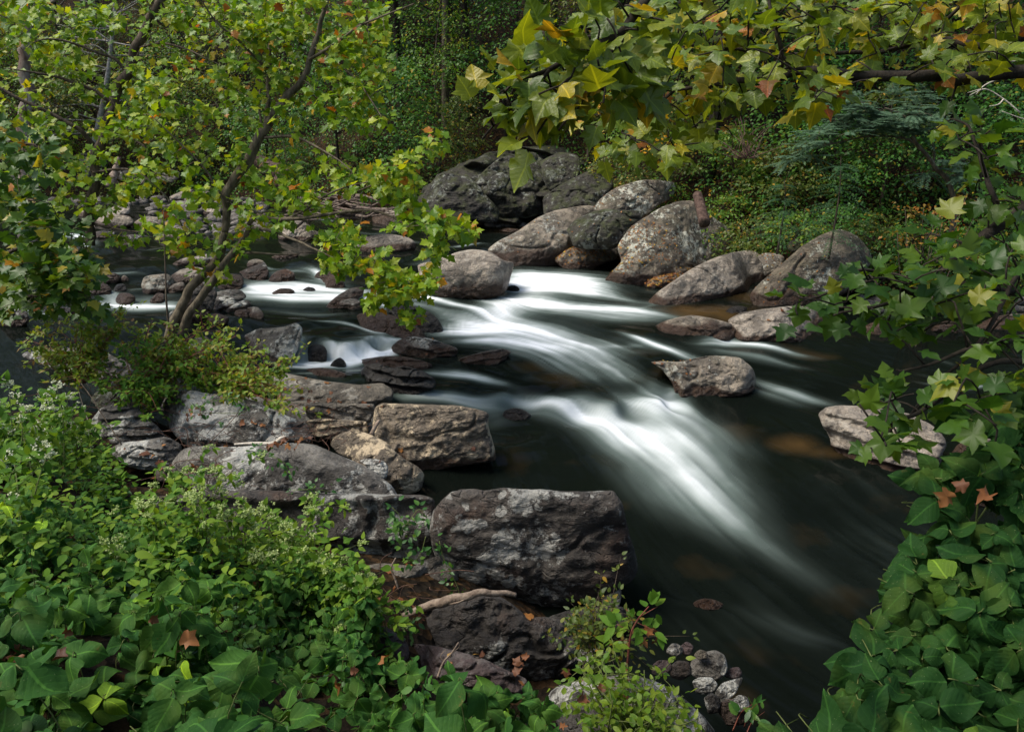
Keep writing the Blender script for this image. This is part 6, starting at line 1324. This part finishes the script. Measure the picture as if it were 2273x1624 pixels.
def build_near_plants():
    onb = lambda x, y, dz=-.3, d=None: (lambda p: np.array([p[0], p[1], p[2] + dz]))(D(x, y, float(bankdepth(np.array([x]), np.array([y]))[0]) if d is None else d))
    # yellow green shrubs on the ledge below the sycamore
    def sh(label, bx, by, d, blobs, mat='shrub', per=9.5, size=.062, stem=STEMR, twigs=5, group='yellow green shrubs on the left ledges', **kw):
        tips = blob_anchors('', blobs, .22); leafy_plant('shrub', label, 'shrub', D(bx, by, d), tips, mat, per, size, stem, group, twigs=twigs, **kw)
    sh('yellow green shrub with reddish twigs at the foot of the twin stems', 330, 850, 9.6, [(330,740,90,40,9,9.6),(420,770,90,45,9,9.5),(350,800,90,40,8,9.4),(470,735,90,18,5,9.4)])
    sh('yellow green shrub trailing right over the pale grey boulder', 520, 870, 9.2, [(520,790,80,30,8,9.3),(580,830,70,30,8,9.2),(640,810,30,12,3,9.2),(530,860,60,30,6,9.0),(590,880,60,30,6,9.0),(670,905,22,14,3,8.9)])
    sh('yellow green shrub in front of the long grey rock in the left shade', 180, 850, 9.3, [(150,740,80,40,7,9.4),(230,720,60,30,6,9.4),(190,800,90,40,9,9.2),(90,770,60,40,5,9.2),(265,695,25,30,3,9.4)], per=13)
    sh('green shrub between the tipped slab and the white flowers', 300, 880, 9.0, [(280,850,60,30,6,9),(370,870,60,20,5,9.1),(330,920,50,20,4,8.8),(310,770,70,30,6,9.3)], mat='weed')
    sh('low bright bush half hidden above the grey ledge', 430, 850, 9.4, [(440,815,70,25,7,9.4),(390,830,60,25,6,9.3),(480,845,40,20,4,9.3)], mat='weed')
    # white snakeroot
    W_ = [('tallest white flowered snakeroot at the left edge',(20,1010),[(20,850),(60,905),(-10,900),(40,880)]),('white snakeroot with the densest bloom beside the grey rocks',(120,1010),[(125,855),(150,880),(95,875),(160,905),(110,905),(140,925)]),('white snakeroot nodding right of the dense bloom',(165,1030),[(165,940),(145,960),(175,975),(90,935)]),('small white snakeroot half sunk in the weeds at left',(60,1060),[(40,930),(80,950),(20,960),(70,970)]),('white snakeroot lowest beside the kudzu at left',(30,1130),[(30,1010),(70,1000),(105,1010)])]
    for lab, b, tips in W_:
        bb = onb(*b); dd = float(bankdepth(np.array([b[0]]), np.array([b[1]]))[0])
        tp = [D(x, y, dd + .35 + rng.normal(0, .15)) for x, y in tips]
        t, tw = leafy_plant('white_snakeroot', lab, 'flowering plant', bb, tp, 'weed', 11, .075, STEM, 'white flowered snakeroot plants', twigs=3)
        flower_heads(t, tw[::4], 'flower', 13, .034, .016); flower_heads(t, tw[1::3], 'flower', 9, .026, .014)
    # pale green budded weeds
    names = ['tallest','leaning','slender','bushy','short','branching','upright','nodding','thin','broad','low','paired','lone','last']
    spots = [(370,1120,385,1060),(430,1180,440,1100),(480,1170,480,1045),(520,1230,530,1140),(560,1240,560,1130),(610,1230,605,1135),(650,1250,640,1180),(690,1210,695,1120),(350,1190,345,1120),(420,1250,430,1180),(740,1300,745,1262),(790,1330,800,1290),(590,1290,590,1230),(250,1260,262,1215),(690,1290,690,1240),(835,1340,820,1300)]
    where = ['before the left end of the dark rock wall','below the left end of the rock wall','rising alone against the speckled slab','in the gap left of the rock wall','among the weeds at mid left','against the middle of the rock wall','low in front of the rock wall','rising against the dark face of the rock wall','at the left of the weedy slope','above the first big kudzu leaves','beside the plum rounded rock','at the right tip of the weeds','half hidden in the kudzu','far left among the kudzu','under the pale face of the rock wall','by the dangling root at the right']
    for (bx, by, tx, ty), w_ in zip(spots, where):
        bb = onb(bx, by); dd = float(bankdepth(np.array([bx]), np.array([by]))[0])
        tp = [D(tx + rng.normal(0, 18), ty + rng.normal(0, 14), dd + .15 + rng.normal(0, .1)) for _ in range(4)] + [D(tx + rng.normal(0, 34), ty + 35 + rng.normal(0, 12), dd + .1) for _ in range(2)]
        t, tw = leafy_plant('budding_weed', 'weed with pale green bud clusters ' + w_, 'flowering plant', bb, tp, 'weed', 7, .06, STEM, 'budding weeds on the near left bank', twigs=2, r0=.004, rb=(.3, 1))
        flower_heads(t, tw[::3], 'flowerg', 14, .022, .015); flower_heads(t, tw[1::3], 'flowerg', 10, .018, .014)
    # bottom right shrubs
    tips = blob_anchors('', [(1330,1500,80,55,7,4.2),(1430,1510,70,40,6,4.1),(1420,1585,100,35,7,3.9),(1530,1530,40,30,2,4.1),(1510,1605,60,20,3,3.9),(1330,1580,60,45,5,3.9)], .15)
    leafy_plant('shrub', 'sprawling green and bronze shrub over the grey shelf at bottom centre right', 'shrub', D(1420, 1680, 4.05), tips, 'shrub', 6, .046, STEM, 'shrubs at the bottom right shore', twigs=4, r0=.007, rb=(0, .6), pet=.03)
    tips = blob_anchors('', [(1330,1330,22,30,4,4.9),(1300,1390,40,30,5,4.8),(1360,1420,40,25,4,4.8)], .1)
    leafy_plant('shrub', 'wispy small leaved bush against the black stone under the big block', 'shrub', D(1320, 1480, 4.85), tips, 'olive', 11, .038, BARK, 'shrubs at the bottom right shore', twigs=5, r0=.005)
    b = D(1392, 1475, 4.5); q = spline(np.vstack([b + [0, 0, -.15], D(1398, 1420, 4.5), D(1412, 1380, 4.5), D(1440, 1345, 4.5)]), 6)
    t = thing('sapling', 'red stemmed sapling with round bright leaves beside the dark pool', 'sapling', b + [0, 0, -.15]); sm = MB(); sm.tube(q, np.linspace(.008, .003, len(q)), 5)
    sd = [q] + [spline(np.vstack([q[k], D(x, y, 4.5)]), 5) for k, x, y in [(11, 1390, 1350), (14, 1460, 1345), (8, 1370, 1385), (12, 1455, 1400), (6, 1360, 1420), (9, 1430, 1395)]]
    for s_ in sd[1:]: sm.tube(s_, .0025, 4)
    part('stem', sm.mesh('stem', STEMR), t); lm = MB(); twig_leaves(lm, OVAL, sd, 5, .085, face=(-.1, -.5, .7), droop=.2, pet=.03, rb=(.2, .8), last=.6); part('leaves', lm.mesh('leaves', LEAF['weed']), t)
    tips = blob_anchors('', [(1690,1570,28,14,3,4.6)], .06)
    leafy_plant('seedling', 'lone round leaved seedling above the brown shallows at bottom', 'seedling', D(1640, 1625, 4.6), tips, 'ivy', 5, .07, STEMR, None, twigs=0, r0=.004)
    # creepers on the rocks
    CR = [('creeper hanging between the dark rock wall and the big block',[(870,1125),(890,1150),(880,1185),(905,1160),(930,1130),(945,1160),(870,1165),(920,1190)],6.45,.055,24),('thin creeper running down the left edge of the big block',[(975,1200),(985,1240),(1000,1270),(1015,1300),(1020,1320)],6.2,.035,14),('small creeper across the top of the speckled slab',[(545,998),(570,1003),(600,1012),(630,1025),(640,1045)],7.15,.045,16),('creeper on the crown of the pale grey boulder',[(420,895),(440,905),(465,890),(530,885),(540,915),(405,915)],8.45,.05,16),('bright low creeper on the lip of the dark rock wall',[(650,1088),(680,1086),(710,1087),(730,1090)],6.75,.04,14),('five leaved creeper in the shade right of the pale undercut slab',[(900,1225),(920,1245),(935,1225),(945,1190)],6.3,.05,10),('creeper by the gap left of the speckled slab',[(440,1035),(430,1060),(450,1045)],7.3,.045,9),
          ('weed clump at the edge of the plum slab',[(920,1370),(900,1395),(890,1360)],5.2,.045,10)]
    for lab, pts, d, s_, per in CR:
        t = thing('creeper', lab, 'creeper', D(*pts[0], d), 'creepers on the near rocks'); P = [D(x, y, d - .05) for x, y in pts]; q = spline(np.vstack(P), 5); sm = MB(); sm.tube(q, .003, 4); part('stem', sm.mesh('stem', STEM), t)
        tw = [np.vstack([q[max(0, k - 1)], q[k] + rng.normal(0, .03, 3)]) for k in range(0, len(q), 2)]
        lm = MB(); twig_leaves(lm, OVAL, tw, max(2, per / len(tw) * 3.2), s_ * 1.15, face=(0, -.7, .5), pet=.035, rb=(.1, .95), last=1); part('leaves', lm.mesh('leaves', LEAF['ivy']), t)

def stick(name, label, P, r, mat, cat='stick', group=None, twigs=()):
    t = thing(name, label, cat, P[0], group) if False else None
    mb = MB(); q = spline(np.vstack(P), 8); rr = np.interp(np.linspace(0, 1, len(q)), np.linspace(0, 1, len(r)), r); q = q + fbm(q * 9, 2, 4)[:, None] * rr[:, None] * .8; mb.tube(q, rr * (1 + .12 * fbm(q * 20, 2, 8)), 9)
    for tw, r2 in twigs: qq = spline(np.vstack(tw), 6); mb.tube(qq, np.linspace(r2, r2 * .4, len(qq)), 5)
    o = part(name, mb.mesh(name, mat), None, P[0]); return tag(o, label, cat, group)
def build_wood_bits():
    stick('driftwood_stick', 'long weathered branch lying across the humped rock below the big block', [D(895,1365,5.55), D(955,1345,5.5), D(1000,1330,5.45), D(1060,1318,5.45), D(1105,1316,5.5), D(1146,1318,5.55)], (.024,.032,.035,.026,.022,.018), DRIFT, twigs=[([D(955,1340,5.48), D(1010,1338,5.42), D(1040,1325,5.42)], .012)])
    stick('driftwood_stick', 'bleached white stick with a knotted root end on the speckled slab', [D(520,986,7.3), D(560,985,7.3), D(600,983,7.3), D(618,980,7.3)], (.010,.016,.018,.02), DRIFTP, twigs=[([D(615,981,7.3), D(625,972,7.25), D(636,968,7.25)], .024), ([D(618,980,7.3), D(632,980,7.28), D(638,984,7.28)], .022), ([D(590,978,7.3), D(605,968,7.28), D(617,974,7.28)], .004)])
    stick('driftwood_stick', 'short stub of wood leaning in the corner of the tan block', [D(822,966,8.9), D(832,948,8.95), D(842,932,9.0)], (.022,.024,.018), DRIFT)
    stick('dead_twig', 'bare forked twig rising from the plum slab', [D(972,1502,4.6), D(985,1468,4.6), D(1003,1448,4.6), D(1018,1425,4.6)], (.008,.006,.005,.004), DRIFT, 'twig', twigs=[([D(985,1468,4.6), D(978,1455,4.6), D(990,1440,4.6)], .004), ([D(1003,1448,4.6), D(1019,1435,4.6), D(1018,1425,4.6)], .004)])
    stick('dangling_root', 'pale root dangling before the dark hollow right of the weeds', [D(878,1238,6.0), D(868,1262,6.0), D(880,1290,6.0), D(884,1315,6.0), D(872,1345,6.0)], (.006,.008,.008,.006,.004), DRIFT, 'root')
    stick('dead_twig', 'thin dead stalk leaning over the rocks at left', [D(270,985,8.0), D(230,925,8.1), D(205,885,8.2), D(180,850,8.3)], (.006,.005,.004), BARK, 'twig')
    stick('dead_twig', 'fine grey stalk standing left of the tipped slab', [D(196,935,8.5), D(186,905,8.5), D(175,870,8.5)], (.006,.004,.003), DRIFT, 'twig')
    # root tangles and dry stalks in the rock gaps
    mb = MB()
    for cx, cy, d, n, s in [(210,850,8.9,26,.22),(440,830,9.4,50,.3),(440,1050,7.4,40,.2),(700,960,8.6,40,.2),(430,975,8.4,40,.25),(300,905,9.0,24,.2),(870,1330,5.7,26,.2)]:
        c = D(cx, cy, d)
        for _ in range(n):
            a = c + rng.normal(0, 1, 3) * [s, s * .4, s * .3]; e = a + rng.normal(0, 1, 3) * [s, s * .5, s * .6]; mb.tube(spline(np.vstack([a, (a + e) / 2 + rng.normal(0, s * .25, 3), e]), 4), rng.uniform(.0015, .004), 4)
    o = part('root_tangle', mb.mesh('root_tangle', simple_mat('dry_root', (.05,.025,.018), (.14,.08,.055), 20))); tag(o, 'tangle of dry brown roots and stalks in the gaps between the rocks', 'roots', kind='stuff')
    # short log on the far bank
    P = [D(1548, 432, 16.9), D(1556, 462, 16.6), D(1564, 496, 16.2)]
    t = thing('short_log', 'short reddish log pointing down the huge dome boulder', 'log', P[0]); mb = MB(); q = spline(np.vstack(P), 8); mb.tube(q, np.linspace(.10, .115, len(q)) * (1 + .06 * fbm(q * 6, 2, 2)), 14); part('bark', mb.mesh('bark', LOGM), t)
    mb = MB(); dr = unit(q[-1] - q[-2]); mb.tube(np.vstack([q[-1], q[-1] + dr * .006]), .1, 14); part('cut_end', mb.mesh('cut_end', LOGE), t)
    # mossy fallen log behind the sycamore
    stick('fallen_log', 'reddish brown fallen log sloping behind the twin stems', [D(545,350,19), D(590,368,19), D(625,400,18.6), D(640,425,18.4)], (.16,.19,.18,.12), LOGM, 'log')
    stick('fallen_log', 'pale standing snag on the gravel bar beside the leaning stem', [D(243,412,22), D(252,395,22), D(258,372,22), D(262,350,22)], (.16,.12,.1,.06), DRIFT, 'log')
    # driftwood pile: individual sticks
    lab = ['lowest','longest','thickest','palest','uppermost','leftmost']
    mb = MB(); c = [(700,462),(730,470),(760,455),(800,465),(740,440),(780,475),(820,470),(715,445),(770,435),(790,450),(750,478),(690,480),(735,455),(805,480)]
    for i in range(60):
        x, y = c[i % len(c)]; x += rng.normal(0, 16); y += rng.normal(0, 6); d = 19.3 + rng.normal(0, .3); L = rng.uniform(25, 60); a = rng.choice([-1, 1]) * rng.uniform(0, .8)
        A_ = D(x - L * math.cos(a), y + L * math.sin(a) * .6, d + .2); B_ = D(x + L * math.cos(a), y - L * math.sin(a) * .6, d - .2); mb.tube(spline(np.vstack([A_, (A_ + B_) / 2 + rng.normal(0, .05, 3), B_]), 5), np.linspace(rng.uniform(.02, .06), .012, 11), 6)
    o = part('driftwood_pile', mb.mesh('driftwood_pile', simple_mat('grey_driftwood', (.07,.05,.04), (.20,.155,.125), 14))); tag(o, 'pile of jumbled driftwood sticks on the far bank', 'driftwood', kind='stuff')
    # bare twigs above the pile and shrubs
    t = thing('dead_shrub', 'bare leafless shrub of thin reddish twigs left of the hemlock saplings', 'shrub', D(1660, 352, 15.6)); mb = MB()
    for _ in range(26):
        b = D(1660 + rng.normal(0, 12), 352, 15.6); e = D(1655 + rng.normal(0, 50), 290 + rng.normal(0, 25), 15.6 + rng.normal(0, .3)); mb.tube(spline(np.vstack([b, (b + e) / 2 + rng.normal(0, .1, 3), e]), 4), np.linspace(.009, .003, 9), 4)
    part('twigs', mb.mesh('twigs', simple_mat('red_twig', (.07,.035,.025), (.16,.10,.08), 20)), t)

def build_litter():
    """fallen leaves lying on the rocks"""
    dens = [('huge dome',260,.045),('low leaf strewn',60,.045),('right current',26,.045),('long smooth boulder',24,.045),('slanting boulder',40,.045),('uppermost in the stack',40,.045),('pale grey boulder draped',12,.06),('broad grey ledge',14,.06),('speckled slab',8,.05),('flat plum',14,.04),('flat topped wall',12,.06),('humped lichened',4,.07),('flat brown stone with',2,.06),('jet black',2,.05),('wide grey shelf',12,.07),('low lichened rock left',8,.07),('orange lichen',4,.06),('long pale pointed',5,.05),('pair under the hanging',4,.08),('overhanging the long',12,.045),('dark tipped',3,.06),('under the left end of the little',2,.1),('rust boulder',3,.05),('rust brown boulder',4,.05)]
    lm = MB()
    for key, n, s in dens:
        for o, V, bb, lab in ROCKS_BUILT:
            if key in lab:
                me = o.data; k = len(me.polygons); ce = np.empty(k * 3, np.float32); no = np.empty(k * 3, np.float32); ar = np.empty(k, np.float32)
                me.polygons.foreach_get('center', ce); me.polygons.foreach_get('normal', no); me.polygons.foreach_get('area', ar)
                ce = ce.reshape(-1, 3) + np.array(o.location); no = no.reshape(-1, 3); no = no * np.sign(((CAM - ce) * no).sum(1))[:, None]
                front = ((ce - CAM) @ FWD) < np.median((V - CAM) @ FWD) + .4
                w = ar * np.clip(no[:, 2] - .25, 0, 1) * front
                if 'huge' in key: w = w * (ce[:, 2] > np.percentile(ce[:, 2], 18))
                if 'right current' in key: w = w * (ce[:, 0] < np.percentile(ce[:, 0], 25))
                if w.sum() <= 0: continue
                idx = rng.choice(k, n, p=w / w.sum()); p = ce[idx] + no[idx] * .012
                up = unit(no[idx] + rng.normal(0, .25, (n, 3))); tip = unit(np.cross(up, rand_dir(n)))
                rr = rng.uniform(.3, 1, n) if s < .05 or 'huge' in key or 'low leaf' in key else rng.uniform(0, .75, n)
                leaves(lm, SYC_FAR if s > .055 else DIA, p, tip, up, s * rng.uniform(.7, 1.4, n), rr, .3, .4, 1.2, curl=.3)
    # leaves on the soil of the far slope and near hollows
    n = 2600; px = rng.uniform(1300, 2273, n); P = np.array([hill_at(a, b) for a, b in zip(px, rng.uniform(-.2, 4, n))]); P[:, 2] += .03
    leaves(lm, DIA, P, rand_dir(n) * [1, 1, .2], unit(rng.normal(0, .3, (n, 3)) + [0, -.2, 1]), rng.uniform(.05, .1, n), rng.uniform(0, 1, n), .3, .3, 1.2)
    cl = [(430,1040,7.3,.12,10),(640,978,7.2,.08,12),(430,915,8.5,.12,10),(700,870,9.3,.2,10),(1180,1480,4.7,.2,7),(900,1340,5.7,.12,6),(930,1370,5.5,.04,3),(1320,1560,3.9,.2,4),(280,1400,3.0,.15,3),(690,1500,3.4,.1,3),(1430,1410,4.5,.05,5),(2160,1080,2.6,.04,3),(20,1440,2.9,.1,8),(590,1290,5.1,.05,3)]
    for x, y, d, s, n in cl:
        c = D(x, y, d) + rng.normal(0, 1, (n, 3)) * [s, s * .5, s * .25]; leaves(lm, SYC_FAR, c, rand_dir(n), unit(rng.normal(0, .5, (n, 3)) + [0, -.5, 1]), rng.uniform(.035, .075, n), rng.uniform(0, .6, n), .5, .5, 1, curl=.5)
    o = part('fallen_leaves', lm.mesh('fallen_leaves', LEAF['litter'])); tag(o, 'scattered orange and brown fallen leaves on the rocks and soil', 'fallen leaves', kind='stuff')
# ------------------------------------------------------------------ light
SUN_EL, SUN_AZ = 58.0, 262.0      # high soft light from behind the camera's left, from upstream
w = bpy.data.worlds.new('World'); SC.world = w; w.use_nodes = True
nt = w.node_tree; nt.nodes.clear()
sky = nt.nodes.new('ShaderNodeTexSky'); sky.sky_type = 'NISHITA'; sky.sun_disc = False
sky.sun_elevation = R(SUN_EL); sky.sun_rotation = R(SUN_AZ); sky.air_density = 1.2; sky.dust_density = 3.0
bg = nt.nodes.new('ShaderNodeBackground'); bg.inputs[1].default_value = .15
ou = nt.nodes.new('ShaderNodeOutputWorld'); nt.links.new(sky.outputs[0], bg.inputs[0]); nt.links.new(bg.outputs[0], ou.inputs[0])
sl = bpy.data.lights.new('sun', 'SUN'); sl.energy = 3.0; sl.angle = R(28); sl.color = (1, .94, .84)
so = bpy.data.objects.new('sun', sl); COL.objects.link(so)
el, az = R(SUN_EL), R(SUN_AZ)
import mathutils
sd = mathutils.Vector((math.sin(az) * math.cos(el), math.cos(az) * math.cos(el), math.sin(el)))   # towards the sun
so.rotation_euler = sd.to_track_quat('Z', 'Y').to_euler()
SC.view_settings.view_transform = 'Standard'; SC.view_settings.look = 'None'; SC.view_settings.exposure = 0.5; SC.view_settings.gamma = 1.0
try: SC.view_settings.use_curve_mapping = False
except Exception: pass
SC.cycles.max_bounces = 6; SC.cycles.diffuse_bounces = 3; SC.cycles.glossy_bounces = 2; SC.cycles.transmission_bounces = 3; SC.cycles.transparent_max_bounces = 4
try: SC.cycles.use_denoising = True
except Exception: pass

build_land(); build_water(); build_rocks()
build_near_trees(); build_woods(); build_kudzu(); build_near_plants(); build_wood_bits(); build_litter()
